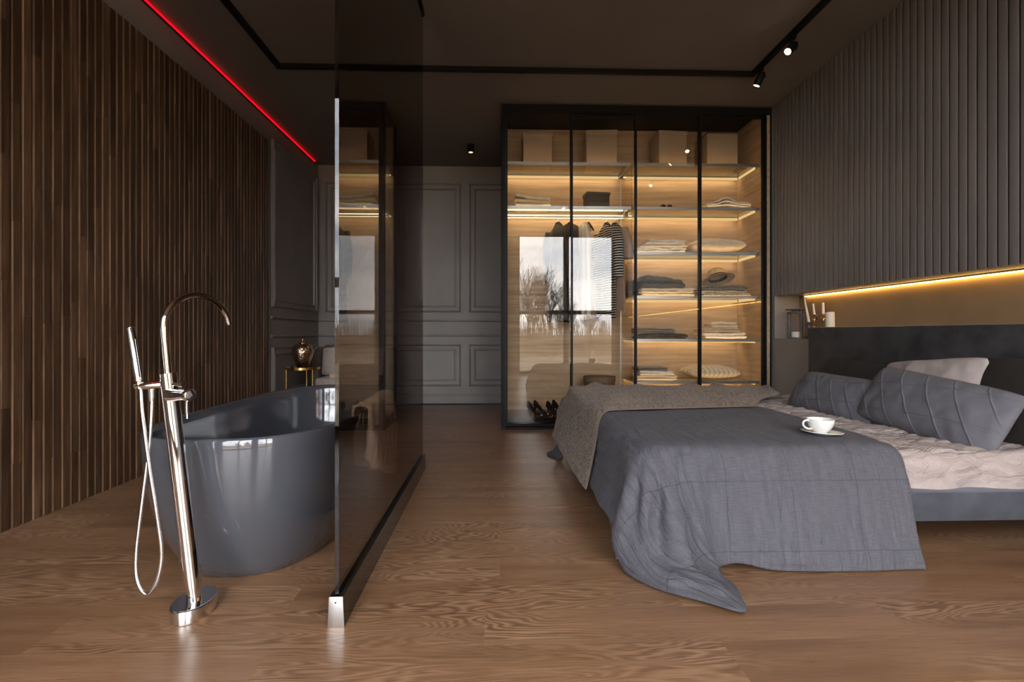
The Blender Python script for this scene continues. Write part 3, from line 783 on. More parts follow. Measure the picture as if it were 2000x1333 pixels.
def folded(name, cx, cy, z, w, d, h, mat, label, layers=3, seed=0, droop=0.0, rot=0, cat='clothes', peak=0.0, slope=0.0):
    """one textile folded in layers: stacked soft slabs joined at the fold on one side"""
    r = random.Random(seed); b = MB(); n = layers; lh = h / n
    m = Matrix.Translation((cx, cy, z)) @ Matrix.Rotation(R(rot), 4, 'Z')
    for k in range(n):
        ww = w * r.uniform(.90, 1.0); dd = d * r.uniform(.92, 1.0); ox = r.uniform(-1, 1) * (w - ww) / 2; oy = r.uniform(-.5, .5) * (d - dd)
        NU, NV = 44, 24; base = len(b.v); z0 = lh * k
        prof = []
        for i in range(NU + 1):
            for j in range(NV + 1):
                u = math.sin((i / NU - .5) * math.pi); t = j / NV * 2 * math.pi
                # cross-section: flattened rounded loop in the y-z plane
                cy_, sz_ = superell(4.0, t)
                ex = (1 - abs(u) ** 8 * .35)
                px = ox + u * ww / 2; py = oy + cy_ * dd / 2 * (1 - .02 * abs(u) ** 6)
                th = lh * .60 * max(.02, 1 - abs(u) ** 28) ** .5
                zz = z0 + lh * .5 + sz_ * th + (.30 * nz(px * 11 + seed, py * 7, k) + .16 * nz(px * 31 + seed, py * 24, k)) * lh
                zz += h * peak * math.exp(-((u + .15) / .35) ** 2) * (k / n) + slope * h * u * (k / n) * .5
                zz -= droop * (max(0, abs(u) - .55) ** 2) * (k + 1) / n
                zz = max(zz, .0005)
                b.v.append((px + .012 * nz(py * 20, zz * 40, seed + k), py + .012 * nz(px * 14, k, seed), zz))
        for i in range(NU):
            for j in range(NV):
                a = base + i * (NV + 1) + j; b.f.append((a, a + 1, a + NV + 2, a + NV + 1))
        for i in (0, NU): 
            rg = tuple(base + i * (NV + 1) + j for j in range(NV)); b.f.append(rg if i else rg[::-1])
    b.xf(m)
    return tag(b.build(name, mat, smooth=True, sharp=60), label, cat)
folded('folded_blanket', .345, 4.92, SZ[1] + T, .36, .26, .115, 'linen_cream', 'cream folded blanket on the second shelf at the wardrobe end', 3, 1, slope=-.5)
folded('folded_shirt', 2.235, 4.93, SZ[1] + T, .43, .25, .07, 'linen_white', 'cream folded cloth heaped on the second shelf by the oak side', 4, 2, peak=.9)
folded('folded_towel', 1.585, 4.94, SZ[2] + T, .50, .28, .075, 'linen_white', 'white towels folded beside the cream pillow, lower bundle', 3, 3, slope=.1)
folded('folded_towel', 1.62, 4.93, SZ[2] + .078, .40, .25, .055, 'linen_white', 'white folded towel on top of the bundle beside the cream pillow', 2, 4, slope=-.3)
folded('folded_shirt', 1.635, 4.93, SZ[3] + T, .52, .27, .075, 'linen_cream', 'cream folded shirts under the olive jacket', 3, 5)
folded('folded_jacket', 1.60, 4.92, SZ[3] + .078, .41, .25, .10, 'wool_olive', 'olive jacket folded on cream shirts', 2, 6, slope=-.9, peak=.1)
folded('folded_scarf', 1.40, 5.00, SZ[3] + T, .20, .22, .16, 'wool_dark', 'dark fluffy scarf heaped behind the olive jacket', 2, 16, slope=.5)
folded('folded_shirt', 2.20, 4.93, SZ[3] + T, .50, .27, .055, 'check', 'pale checked shirt lowest in the pile under the hat', 3, 7)
folded('folded_jumper', 2.19, 4.93, SZ[3] + .058, .46, .26, .05, 'wool_grey', 'grey jumper folded directly under the straw hat', 2, 8, droop=.05)
folded('folded_trousers', 1.60, 4.93, SZ[4] + T, .48, .26, .05, 'wool_dark', 'black fluffy jumper folded on the fifth shelf', 2, 9, droop=.06)
folded('folded_trousers', 1.53, 4.93, SZ[4] + .053, .38, .24, .05, 'wool_grey', 'dark grey trousers on the black jumper', 3, 10, slope=-.2)
folded('folded_shirt', 2.19, 4.93, SZ[4] + T, .42, .27, .06, 'linen_white', 'white shirt lowest in the beige pile on the fifth shelf', 2, 11)
folded('folded_shirt', 2.16, 4.93, SZ[4] + .063, .38, .25, .045, 'cotton_beige', 'tan shirt in the middle of the beige pile', 2, 12)
folded('folded_scarf', 2.19, 4.92, SZ[4] + .108, .27, .22, .05, 'linen_cream', 'cream scarf crumpled on top of the beige pile', 2, 13, peak=.3, slope=.3)
folded('folded_shirt', 1.52, 4.93, SZ[5] + T, .44, .27, .05, 'cotton_beige', 'beige folded trousers under white linen on the lowest shelf', 2, 14)
folded('folded_shirt', 1.535, 4.92, SZ[5] + .052, .33, .24, .04, 'linen_white', 'white folded linen on the lowest shelf, under grey cloth', 2, 15, slope=-.4)
folded('folded_scarf', 1.50, 4.93, SZ[5] + .092, .30, .22, .035, 'wool_grey', 'grey folded scarf on top of white linen, lowest shelf', 2, 17)

def pillow(name, center, U, V, w, h, th, mat, label, cat='pillow', wr=.006, seed=0, quilt=0, nu=64, nv=48, pinch=.045, sag=0.0, pw=2.6):
    """soft cushion: U and V span its plane, thickness along U x V"""
    U = Vector(U).normalized(); V = Vector(V); V = (V - U * V.dot(U)).normalized(); Nn = U.cross(V); c = Vector(center); b = MB()
    lines = []
    def half(sgn):
        def fn(u, v):
            a, d = u * 2 - 1, v * 2 - 1
            pa = (1 - pinch * (1 - d * d)); pd = (1 - pinch * (1 - a * a) * 1.3)
            x = a * w / 2 * (pa if False else 1 - pinch * (1 - d * d) * abs(a) ** 3); y = d * h / 2 * (1 - pinch * (1 - a * a) * abs(d) ** 3)
            f = max(0, (1 - abs(a) ** pw)) ** .55 * max(0, (1 - abs(d) ** pw)) ** .55
            cr_ = 1 - .09 * (a * a * d * d) ** 2; x *= cr_; y *= cr_
            z = sgn * th / 2 * f
            k = (wr * nz(x * 7 + seed, y * 7, sgn) + wr * .5 * nz(x * 18, y * 18 + seed, 3)) * min(1, f * 3)
            z += k + sag * (1 - a * a) * (-1)
            if quilt and sgn > 0:
                g = min(abs(((x + y * .55) / quilt) % 1 - .5), abs(((x * .25 - y) / (quilt * 1.15)) % 1 - .5) * 1.6)
                z -= .0045 * max(0, 1 - g / .045) * min(1, f * 3) * -1 if False else .0
                z += .0045 * max(0, 1 - abs(((x + y * .80) / quilt) % 1 - .5) / .032) * min(1, f * 3)
                z -= .0035 * max(0, 1 - abs(((x * .12 - y) / (quilt * 1.1)) % 1 - .5) / .04) * min(1, f * 3)
            # seam flange
            return c + U * x + V * y + Nn * z
        return fn
    b.grid(nu, nv, half(1)); 
    n1 = len(b.f); b.grid(nu, nv, half(-1)); b.f = b.f[:n1] + [q[::-1] for q in b.f[n1:]]
    me_o = b.build(name, mat, smooth=True, sharp=0)
    bm = bmesh.new(); bm.from_mesh(me_o.data); bmesh.ops.remove_doubles(bm, verts=bm.verts, dist=.0008); bmesh.ops.recalc_face_normals(bm, faces=bm.faces); bm.to_mesh(me_o.data); bm.free()
    return tag(me_o, label, cat)
pillow('cushion', (2.14, 4.95, SZ[2] + .083), (1, 0, .0), (0, 1, 0), .55, .34, .155, 'linen_cream', 'plump cream pillow on the third shelf', wr=.01, seed=3)
pillow('cushion', (2.10, 4.95, SZ[5] + .075), (1, .05, -.03), (0, 1, 0), .52, .32, .135, 'stripe_pillow', 'cream pinstriped pillow on the lowest shelf', wr=.008, seed=5)

hat = empty('straw_hat', (2.185, 4.95, SZ[3] + .112), 'pale straw fedora tilted back on the grey jumper', 'hat')
hm = Matrix.Translation((2.185, 4.95, SZ[3] + .175)) @ Matrix.Rotation(R(-7), 4, 'Y') @ Matrix.Rotation(R(-24), 4, 'X')
prof = [(.160, -.004), (.150, -.002), (.125, .000), (.102, .002), (.092, .012), (.088, .050), (.082, .085), (.066, .104), (.040, .100), (.012, .086), (.001, .082)]
h_ = MB().lathe(prof, (0, 0, 0), 40, 1.0, .84, False, True).xf(hm).build('crown_and_brim', 'straw', hat, smooth=True, sharp=0); solidify(h_, .004, 0)
MB().lathe([(.0945, .014), (.0915, .040)], (0, 0, 0), 40, 1.0, .84, False, False).xf(hm).build('hat_band', 'ribbon', hat, smooth=True)
MB().lathe([(.0895, .006), (.0850, .036)], (0, 0, 0), 40, 1.0, .84, False, False).xf(hm).build('sweatband', 'ribbon', hat, smooth=True)
sg = empty('sunglasses', (1.63, 4.85, SZ[1] + T), 'dark sunglasses on the second shelf', 'glasses')
for s in (-1, 1):
    MB().lathe([(.001, 0), (.022, 0), (.024, .002), (.022, .004), (.001, .004)], (0, 0, 0), 16, 1, .8).xf(Matrix.Translation((1.63 + s * .03, 4.82, SZ[1] + .022)) @ Matrix.Rotation(R(80), 4, 'X')).build('lens', 'black_gloss', sg, smooth=True)
    MB().tube([(1.63 + s * .056, 4.82, SZ[1] + .030), (1.63 + s * .05, 4.90, SZ[1] + .026), (1.63 + s * .04, 4.94, SZ[1] + .008)], .0028, 6).build('temple', 'black', sg)
MB().tube([(1.619, 4.818, SZ[1] + .026), (1.63, 4.816, SZ[1] + .030), (1.641, 4.818, SZ[1] + .026)], .0026, 6).build('bridge', 'black', sg)

hb = empty('hat_box', (1.018, 4.97, .102), 'round brown hat box on the wardrobe floor', 'hat box')
MB().lathe([(.146, 0), (.148, .002), (.148, .345)], (1.018, 4.97, .102), 48).build('body', 'hatbox', hb, smooth=True)
lidm = MB().lathe([(.152, .305), (.155, .306), (.156, .354), (.153, .358), (.02, .361)], (1.018, 4.97, .102), 48).build('lid', 'hatbox', hb, smooth=True)
for i in range(8):
    MB().lathe([(.0035, 0), (.0028, .0016), (.001, .002)], (0, 0, 0), 8).xf(Matrix.Translation((1.075, 4.97 - .1372, .15 + i * .028)) @ Matrix.Rotation(R(90), 4, 'X')).build('stud', 'ceramic', hb)

def pump(x, y, z, ang, label):
    e = empty('high_heel_shoe', (x, y, z), label, 'shoe', 'black shoes on the wardrobe floor')
    m = Matrix.Translation((x, y, z)) @ Matrix.Rotation(R(ang), 4, 'Z') @ Matrix.Diagonal((.82, .9, .86, 1))
    # sections along the shoe: s = distance, sole height, half width, upper height
    secs = [(-.115, .082, .018, .050), (-.105, .080, .027, .066), (-.08, .074, .030, .052), (-.05, .060, .029, .032), (-.015, .036, .030, .022), (.02, .014, .036, .020), (.05, .005, .040, .032), (.08, .003, .034, .030), (.11, .003, .020, .020), (.13, .004, .006, .010)]
    b = MB(); n = 12
    for s, zb, hw, up in secs:
        for k in range(n):
            t = k / (n - 1) * math.pi
            yy = math.cos(t) * hw; zz = zb + abs(math.sin(t)) ** .5 * up
            if s < .04 and 0.28 < t / math.pi < .72 and s > -.10: zz = zb + .006
            b.v.append((s, yy, zz))
    for i in range(len(secs) - 1):
        for k in range(n): b.f.append((i * n + k, i * n + (k + 1) % n, (i + 1) * n + (k + 1) % n, (i + 1) * n + k))
    b.f.append(tuple(range(n))[::-1]); b.f.append(tuple((len(secs) - 1) * n + k for k in range(n)))
    b.xf(m).build('upper', 'leather', e, smooth=True, sharp=60)
    MB().tube([(-.098, 0, .083), (-.096, 0, .05), (-.098, 0, 0)], [.018, .009, .006], 10).xf(m).build('heel', 'leather', e, smooth=True)
pump(.385, 4.86, .101, -38, 'black high heel shoe, left one of the pair by the frame')
pump(.455, 4.94, .101, -38, 'black high heel shoe, right one of the pair by the frame')
pump(.56, 4.86, .101, -52, 'black shoe of the pair beside the knitted throw, front one')
pump(.63, 4.95, .101, -48, 'black shoe of the pair beside the knitted throw, rear one')

def hanger(x, ang, mat, label):
    e = empty('clothes_hanger', (x, RY, RZ), label, 'hanger', 'hangers on the wardrobe rail')
    m = Matrix.Translation((x, RY, RZ)) @ Matrix.Rotation(R(ang), 4, 'Z')
    pts = [(0, .013 * math.sin(a), .0 + .013 * math.cos(a)) for a in [R(d) for d in range(-120, 181, 20)]]
    pts = [(p[0], p[1], p[2] + .0) for p in pts] + [(0, 0, -.03), (0, 0, -.07)]
    MB().tube(pts, .0019, 6).xf(m).build('hook', 'steel', e, smooth=True)
    MB().tube([(0, -.165, -.165), (0, -.14, -.145), (0, -.07, -.098), (0, -.02, -.062), (0, .02, -.062), (0, .07, -.098), (0, .14, -.145), (0, .165, -.165)], [.006, .009, .012, .014, .014, .012, .009, .006], 8).xf(m).build('shoulder_bar', mat, e, smooth=True)
def garment(name, x, ang, prof, mat, label, folds=5, amp=.014, seed=0, y=None, sleeves=None, cat='garment'):
    """prof: (z below rail, half width across the hanger, half thickness, offset)"""
    y = RY if y is None else y
    e = empty(name, (x, y, RZ + prof[-1][0]), label, cat, 'clothes on the wardrobe rail')
    m = Matrix.Translation((x, y, RZ)) @ Matrix.Rotation(R(ang), 4, 'Z')
    P3 = [Vector(p[:3]) for p in prof]; NS, NA = 44, 64; b = MB()
    for i in range(NS + 1):
        q = catmull(P3, i / NS); dz = i / NS
        for k in range(NA + 1):
            a = 2 * math.pi * k / NA
            f = 1 + amp / max(q.z, .02) * math.sin(folds * a + seed + 1.5 * math.sin(dz * 3)) * min(1, dz * 2.2)
            b.v.append((q.z * .72 * f * math.sin(a), q.y * math.cos(a) * (1 + .04 * math.sin(3 * a + seed) * dz), q.x + .01 * math.sin(a * 2 + seed) * (dz > .97)))
            
    for i in range(NS):
        for k in range(NA): a = i * (NA + 1) + k; b.f.append((a, a + 1, a + NA + 2, a + NA + 1))
    body = b.xf(m).build('body', mat, e, smooth=True, sharp=0)
    for s in (sleeves or ()):
        MB().tube([m @ Vector(p) for p in s[0]], s[1], 16).build('sleeve', mat, e, smooth=True, sharp=50)
    return e
hanger(.610, 22, 'black', 'black hanger holding the dark jacket')
hanger(.725, 16, 'black', 'black hanger holding the brown coat')
hanger(.872, 12, 'pale_wood', 'pale hanger holding the cream scarf')
hanger(.905, 8, 'black', 'black hanger next to the cream scarf')
hanger(1.085, 15, 'black', 'black hanger holding the striped shirt')
hanger(1.165, 18, 'black', 'black hanger holding the rose dress beside the shelves')
sl = lambda s, z0, l: ([(0, s * .185, -.12), (.005, s * .215, -.22), (.015, s * .225, -.45), (.02, s * .22, z0 - l)], [.035, .052, .048, .042])
garment('jacket', .610, 22, [(-.070, .022, .018), (-.085, .05, .030), (-.115, .11, .042), (-.155, .165, .05), (-.22, .185, .056), (-.60, .175, .058), (-1.02, .19, .062)], 'jacket', 'dark grey jacket on the wardrobe rail, first in the row', seed=1, sleeves=[sl(1, -.12, .5), sl(-1, -.12, .5)])
garment('coat', .725, 16, [(-.070, .030, .022), (-.09, .10, .036), (-.125, .18, .045), (-.17, .20, .05), (-.5, .20, .048), (-1.02, .215, .05)], 'coat_brown', 'brown coat hung edge-on behind the door stile', seed=2)
garment('scarf', .872, 12, [(-.062, .030, .020), (-.075, .05, .05), (-.11, .09, .062), (-.17, .10, .058), (-.5, .11, .05), (-1.0, .12, .052)], 'linen_white', 'long cream scarf over a pale hanger', folds=8, amp=.012, seed=3)
garment('shirt', 1.085, 15, [(-.070, .022, .018), (-.085, .05, .032), (-.115, .11, .044), (-.16, .165, .050), (-.23, .185, .054), (-.45, .175, .056), (-.98, .185, .060)], 'stripe_shirt', 'black and white striped shirt on the wardrobe rail', seed=4, sleeves=[([(0, .185, -.13), (.01, .225, -.26), (.02, .235, -.45), (.02, .235, -.60)], [.04, .055, .05, .045]), ([(0, -.185, -.13), (0, -.225, -.26), (0, -.235, -.45), (0, -.235, -.60)], [.04, .055, .05, .045])])
garment('dress', 1.165, 18, [(-.070, .022, .018), (-.085, .05, .030), (-.12, .11, .040), (-.17, .165, .046), (-.5, .17, .05), (-.92, .19, .055)], 'wool_rose', 'dusty rose dress with short sleeve beside the lit shelves', seed=5, y=RY + .02, sleeves=[([(.0, -.175, -.14), (.005, -.215, -.28), (.01, -.23, -.43)], [.04, .055, .052])])

# ------------------------------------------------------------------ bed
BX0, BX1, BY0, BY1 = .56, 2.45, 1.912, 3.93
bed = empty('bed', (1.5, 2.92, 0), 'low upholstered bed with tall charcoal velvet headboard', 'bed')
fr = MB().box(BX0, BX1, BY0, BY1, .152, .268).build('bed_frame', 'velvet_frame', bed, bevel=.018, label='slate velvet bed frame')
hb_ = MB()
hbd = MB().box(BX1, XR - .004, 1.80, 3.935, .08, .925).build('headboard', 'velvet', bed, bevel=.014, label='charcoal velvet headboard')
for x in (.85, 2.2):
    for y in (2.55, 3.5): MB().box(x - .04, x + .04, y - .04, y + .04, 0, .152).build('leg', 'black', bed)
mt = MB().box(.60, BX1 - .012, 2.005, 3.88, .268, .398).build('mattress', 'mattress', bevel=.05); tag(mt, 'mattress under the bedding of the low bed', 'mattress')

# rose sheet
def sheet_fn(u, v):
    x = 1.32 + (2.445 - 1.32) * u
    L0 = 1.86; hang = .185 + .020 * math.sin(u * 7.5 + .6) + .016 * nz(u * 9, 1) - .03 * u
    d = v * (L0 + hang + .04)
    edge = 1.958
    if d < L0: y = 3.86 - d; z = .418
    else:
        e = d - L0; r = .042
        if e < r * 1.57: a = e / r; y = (3.86 - L0) - r * math.sin(a); z = .418 - r * (1 - math.cos(a))
        else: y = (3.86 - L0) - r - .12 * (e - r * 1.57) - .012 * math.sin(u * 22) * min(1, (e - .06) * 9); z = .418 - r - (e - r * 1.57)
    if v < .7: z += .0
    return (x, y, z)
sh = MB().grid(150, 260, sheet_fn, lambda u, v: (1.13 * u, 2.05 * v)).build('bed_sheet', 'sheet', smooth=True, sharp=0)
def sheet_wr(c, uv):
    x, y = c.x, c.y + c.z
    k = x * .55 + y * .9
    r1 = 1 - abs(nz(x * 3.2 + y * 1.2, y * 8.5, 2)) * 2; r2 = 1 - abs(nz(x * 7 + 4, y * 15 - x * 5, 5)) * 2
    return .002 + .016 * max(r1, 0) ** 2.5 + .009 * max(r2, 0) ** 2.5 + .005 * nz(x * 3, y * 3)
displace(sh, sheet_wr); solidify(sh, .003, -1)
tag(sh, 'crumpled pale rose linen sheet at the pillow end of the bed', 'sheet')

# grey quilted coverlet: ribs from the top of the bed over the edges to the hem
TOPZ = .438
def rib(edge, phi, skirt, start): return dict(edge=Vector((edge[0], edge[1], TOPZ)), phi=phi, skirt=[Vector(s) for s in skirt], start=Vector((start[0], start[1], TOPZ)))
FX0, FY1, FX1, FY0 = .63, 3.86, 1.57, 2.005      # flat part of the top
RIBS = []
def foot(y, pts, phi=0):
    a = (FY1 - y) / (FY1 - FY0)
    RIBS.append(rib((FX0, y), phi, pts, (FX0 + a * (FX1 - FX0) * .98, FY1)))
def near(x, pts, phi=90):
    b = (x - FX0) / (FX1 - FX0)
    RIBS.append(rib((x, FY0), phi, pts, (FX1 - .03 * (1 - b), FY1 - b * (FY1 - FY0) * .985)))
foot(3.84, [(.575, 3.85, .425), (.548, 3.86, .36), (.535, 3.86, .24), (.515, 3.85, .10), (.49, 3.83, .015)])
foot(3.66, [(.575, 3.66, .425), (.545, 3.66, .36), (.525, 3.66, .24), (.48, 3.67, .10), (.42, 3.68, .02), (.375, 3.69, .006)])
foot(3.50, [(.575, 3.50, .425), (.545, 3.50, .36), (.525, 3.50, .24), (.49, 3.50, .10), (.455, 3.52, .02), (.44, 3.52, .008)])
foot(3.30, [(.575, 3.30, .425), (.545, 3.30, .36), (.525, 3.30, .26), (.505, 3.30, .15)])
foot(3.00, [(.575, 3.00, .425), (.545, 3.00, .36), (.525, 3.00, .26), (.495, 3.00, .14)])
foot(2.70, [(.575, 2.70, .425), (.543, 2.70, .36), (.520, 2.70, .26), (.480, 2.70, .14)])
foot(2.45, [(.575, 2.45, .425), (.540, 2.45, .36), (.510, 2.43, .26), (.462, 2.42, .145)])
foot(2.28, [(.575, 2.27, .425), (.540, 2.26, .36), (.505, 2.23, .26), (.458, 2.20, .140)])
foot(2.15, [(.575, 2.14, .425), (.540, 2.12, .36), (.508, 2.08, .26), (.462, 2.03, .135)], 8)
foot(2.08, [(.580, 2.06, .425), (.535, 2.03, .36), (.490, 1.97, .26), (.458, 1.92, .12), (.455, 1.90, .06)], 20)
foot(2.045, [(.585, 2.01, .425), (.540, 1.975, .36), (.488, 1.915, .25), (.462, 1.89, .10), (.468, 1.865, .015), (.480, 1.84, .008)], 32)
foot(2.02, [(.595, 1.985, .425), (.560, 1.945, .36), (.545, 1.905, .25), (.520, 1.85, .11), (.515, 1.79, .03), (.530, 1.745, .010)], 42)
RIBS.append(rib((.645, 2.005), 50, [(.615, 1.970, .425), (.585, 1.925, .36), (.555, 1.865, .25), (.545, 1.81, .12), (.560, 1.74, .05), (.605, 1.672, .012)], (FX1, FY1)))
RIBS.append(rib((.665, 2.005), 56, [(.635, 1.965, .425), (.615, 1.930, .36), (.615, 1.900, .25), (.600, 1.86, .13), (.61, 1.78, .045), (.66, 1.69, .030), (.690, 1.612, .012)], (FX1, FY1 - .03)))
RIBS.append(rib((.685, 2.005), 60, [(.655, 1.960, .425), (.640, 1.920, .36), (.635, 1.870, .26), (.650, 1.82, .14), (.68, 1.75, .07), (.73, 1.67, .045), (.770, 1.562, .010)], (FX1, FY1 - .06)))
RIBS.append(rib((.710, 2.005), 68, [(.690, 1.957, .425), (.680, 1.925, .36), (.685, 1.905, .26), (.700, 1.87, .14), (.735, 1.80, .05), (.78, 1.72, .030), (.806, 1.650, .010)], (FX1, FY1 - .10)))
RIBS.append(rib((.740, 2.005), 76, [(.725, 1.957, .425), (.715, 1.915, .36), (.718, 1.880, .26), (.735, 1.86, .15), (.765, 1.83, .06), (.80, 1.775, .018), (.818, 1.735, .010)], (FX1, FY1 - .15)))
near(.785, [(.780, 1.955, .425), (.778, 1.918, .36), (.778, 1.895, .26), (.785, 1.875, .14), (.79, 1.850, .045), (.795, 1.835, .012)], 85)
near(.84, [(.84, 1.955, .425), (.84, 1.917, .36), (.842, 1.896, .26), (.845, 1.875, .14), (.845, 1.858, .026)])
near(.90, [(.90, 1.955, .425), (.90, 1.915, .36), (.90, 1.889, .26), (.90, 1.868, .14), (.90, 1.850, .036)])
near(1.00, [(1.00, 1.955, .425), (1.00, 1.917, .36), (1.00, 1.896, .26), (1.00, 1.872, .14), (1.00, 1.845, .014)])
near(1.12, [(1.12, 1.955, .425), (1.12, 1.914, .36), (1.12, 1.888, .26), (1.12, 1.866, .14), (1.12, 1.840, .008)])
near(1.26, [(1.26, 1.955, .425), (1.26, 1.917, .36), (1.26, 1.895, .26), (1.26, 1.866, .14), (1.26, 1.836, .006)])
near(1.40, [(1.40, 1.955, .425), (1.40, 1.915, .36), (1.40, 1.890, .26), (1.40, 1.868, .14), (1.40, 1.838, .006)])
near(1.50, [(1.50, 1.955, .425), (1.50, 1.915, .36), (1.50, 1.893, .26), (1.50, 1.870, .14), (1.50, 1.842, .007)])
near(1.57, [(1.57, 1.955, .425), (1.570, 1.916, .36), (1.572, 1.894, .26), (1.575, 1.870, .14), (1.590, 1.842, .008)])
NT_, NS_ = 46, 64
sm = []
for r in RIBS:
    top = [r['start'].lerp(r['edge'], (i / NT_)) for i in range(NT_)]
    sk, L = resample([r['edge']] + r['skirt'], NS_)
    ph = R(r['phi']); uvs = [(p.x, p.y) for p in top] + [(r['edge'].x - math.cos(ph) * L * i / (NS_ - 1), r['edge'].y - math.sin(ph) * L * i / (NS_ - 1)) for i in range(NS_)]
    sm.append([Vector((p.x, p.y, p.z)) for p in top + sk]); r['uv'] = [Vector((a, b, 0)) for a, b in uvs]
# arc spacing across ribs
wts = [0]
for i in range(len(RIBS) - 1): wts.append(wts[-1] + max(.035, (sm[i + 1][NT_ + 22] - sm[i][NT_ + 22]).length))
NR_ = 300; cv = MB(); cv.uv = []; NC = NT_ + NS_
seg = 0
for i in range(NR_ + 1):
    d = wts[-1] * i / NR_
    while seg < len(wts) - 2 and wts[seg + 1] < d: seg += 1
    t = (seg + (d - wts[seg]) / (wts[seg + 1] - wts[seg])) / (len(RIBS) - 1)
    for j in range(NC):
        p = catmull([s[j] for s in sm[max(0, seg - 1):seg + 3]], 0) if False else None
        k = seg; f = t * (len(RIBS) - 1) - k
        def cr(L_):
            p0 = L_[max(k - 1, 0)]; p1 = L_[k]; p2 = L_[k + 1]; p3 = L_[min(k + 2, len(L_) - 1)]
            return .5 * ((2 * p1) + (-p0 + p2) * f + (2 * p0 - 5 * p1 + 4 * p2 - p3) * f * f + (-p0 + 3 * p1 - 3 * p2 + p3) * f ** 3)
        class A_:
            def __init__(s, g): s.g = g
            def __len__(s): return len(RIBS)
            def __getitem__(s, q): return s.g(q)
        p = cr(A_(lambda q, j=j: sm[q][j])); w = cr(A_(lambda q, j=j: RIBS[q]['uv'][j]))
        cv.v.append((p.x, p.y, max(p.z, .005))); cv.uv.append((w.x, w.y))
for i in range(NR_):
    for j in range(NC - 1):
        a = i * NC + j; cv.f.append((a, a + NC, a + NC + 1, a + 1))
cov = cv.build('coverlet', 'quilt', smooth=True, sharp=0)
bm = bmesh.new(); bm.from_mesh(cov.data); bmesh.ops.recalc_face_normals(bm, faces=bm.faces)
if sum(f.normal.z for f in bm.faces) < 0: bmesh.ops.reverse_faces(bm, faces=bm.faces)
bm.to_mesh(cov.data); bm.free()
def cov_wr(c, uv):
    u, v = uv
    top = c.z > .41; low = c.z < .03
    puff = math.sin((u - .615) / .25 * math.pi) * math.sin((v - 1.845) / .25 * math.pi)
    s1 = abs(((u - .615) / .25 + .5) % 1 - .5) * .25; s2 = abs(((v - 1.855) / .25 + .5) % 1 - .5) * .25
    q = -.0013 * (math.exp(-(s1 / .008) ** 2) + math.exp(-(s2 / .008) ** 2))
    w = .006 * nz(u * 4, v * 4, 1) + .0050 * (1 - 2 * abs(nz(u * 8 + v * 3, v * 6 - u * 2, 2))) + .0028 * (1 - 2 * abs(nz(u * 20, v * 26, 3)))
    if not top:
        w += .0075 * nz(u * 7, v * 2.0, 7) + .0045 * (1 - 2 * abs(nz(u * 6 + v * 5, v * 5 - u * 4, 12)))
        ang = math.atan2(2.05 - v, .80 - u); cz_ = max(0.0, 1 - abs(ang - .95) / .75) * min(1, (.42 - c.z) * 5)
        if c.x < .86 and c.y < 2.3: w += .017 * cz_ * math.sin(ang * 15 + 2.5 * nz(u * 3, v * 3, 9))
    k = .25 if low else 1.0
    return (q + w) * k + .003
displace(cov, cov_wr)
for v in cov.data.vertices:
    if v.co.z < .0065: v.co.z = .0065
solidify(cov, .005, -1)
tag(cov, 'grey-blue quilted coverlet trailing on the floor', 'bedspread')

# knitted throw across the far side of the bed
K0 = [Vector(p) for p in ((.430, 2.42, .135), (.470, 2.50, .22), (.515, 2.60, .33), (.548, 2.69, .41), (.60, 2.755, .452), (.72, 2.80, .456), (1.07, 2.85, .456), (1.30, 2.88, .456), (1.50, 2.91, .456))]
K1 = [Vector(p) for p in ((.425, 2.75, .135), (.465, 2.80, .22), (.510, 2.86, .33), (.545, 2.90, .42), (.60, 2.95, .458), (.80, 3.00, .460), (1.15, 3.06, .460), (1.42, 3.10, .460), (1.66, 3.12, .458))]
K2 = [Vector(p) for p in ((.425, 3.20, .135), (.465, 3.22, .22), (.510, 3.24, .33), (.545, 3.26, .42), (.60, 3.30, .462), (.85, 3.35, .466), (1.2, 3.40, .466), (1.55, 3.42, .466), (1.92, 3.40, .460))]
K3 = [Vector(p) for p in ((.420, 3.56, .130), (.462, 3.57, .22), (.508, 3.58, .33), (.545, 3.60, .42), (.60, 3.62, .462), (.9, 3.66, .468), (1.3, 3.68, .468), (1.65, 3.68, .466), (2.02, 3.66, .460))]
K4 = [Vector(p) for p in ((.440, 3.78, .130), (.478, 3.80, .22), (.520, 3.82, .33), (.552, 3.84, .42), (.61, 3.86, .462), (.9, 3.90, .466), (1.3, 3.90, .464), (1.7, 3.90, .462), (2.10, 3.88, .456))]
K5 = [Vector(p) for p in ((.470, 3.90, .20), (.500, 3.93, .26), (.540, 3.955, .32), (.570, 3.965, .37), (.62, 3.97, .40), (.9, 3.975, .41), (1.3, 3.975, .41), (1.7, 3.97, .41), (2.10, 3.96, .40))]
KK = [resample(k, 200)[0] for k in (K0, K1, K2, K3, K4, K5)]
NU, NV = 250, 420
kn = MB(); kn.uv = []
for i in range(NU + 1):
    cp = [catmull(k, i / NU) for k in KK]
    for j in range(NV + 1):
        p = catmull(cp, j / NV)
        if i < 26: p.z += .018 * nz(j / NV * 7, 3.0) * (1 - i / 26)
        kn.v.append(tuple(p)); kn.uv.append((i / NU * 1.75, j / NV * 1.20))
for i in range(NU):
    for j in range(NV): a = i * (NV + 1) + j; kn.f.append((a, a + NV + 1, a + NV + 2, a + 1))
kt = kn.build('knitted_throw', 'knit', smooth=True, sharp=0)
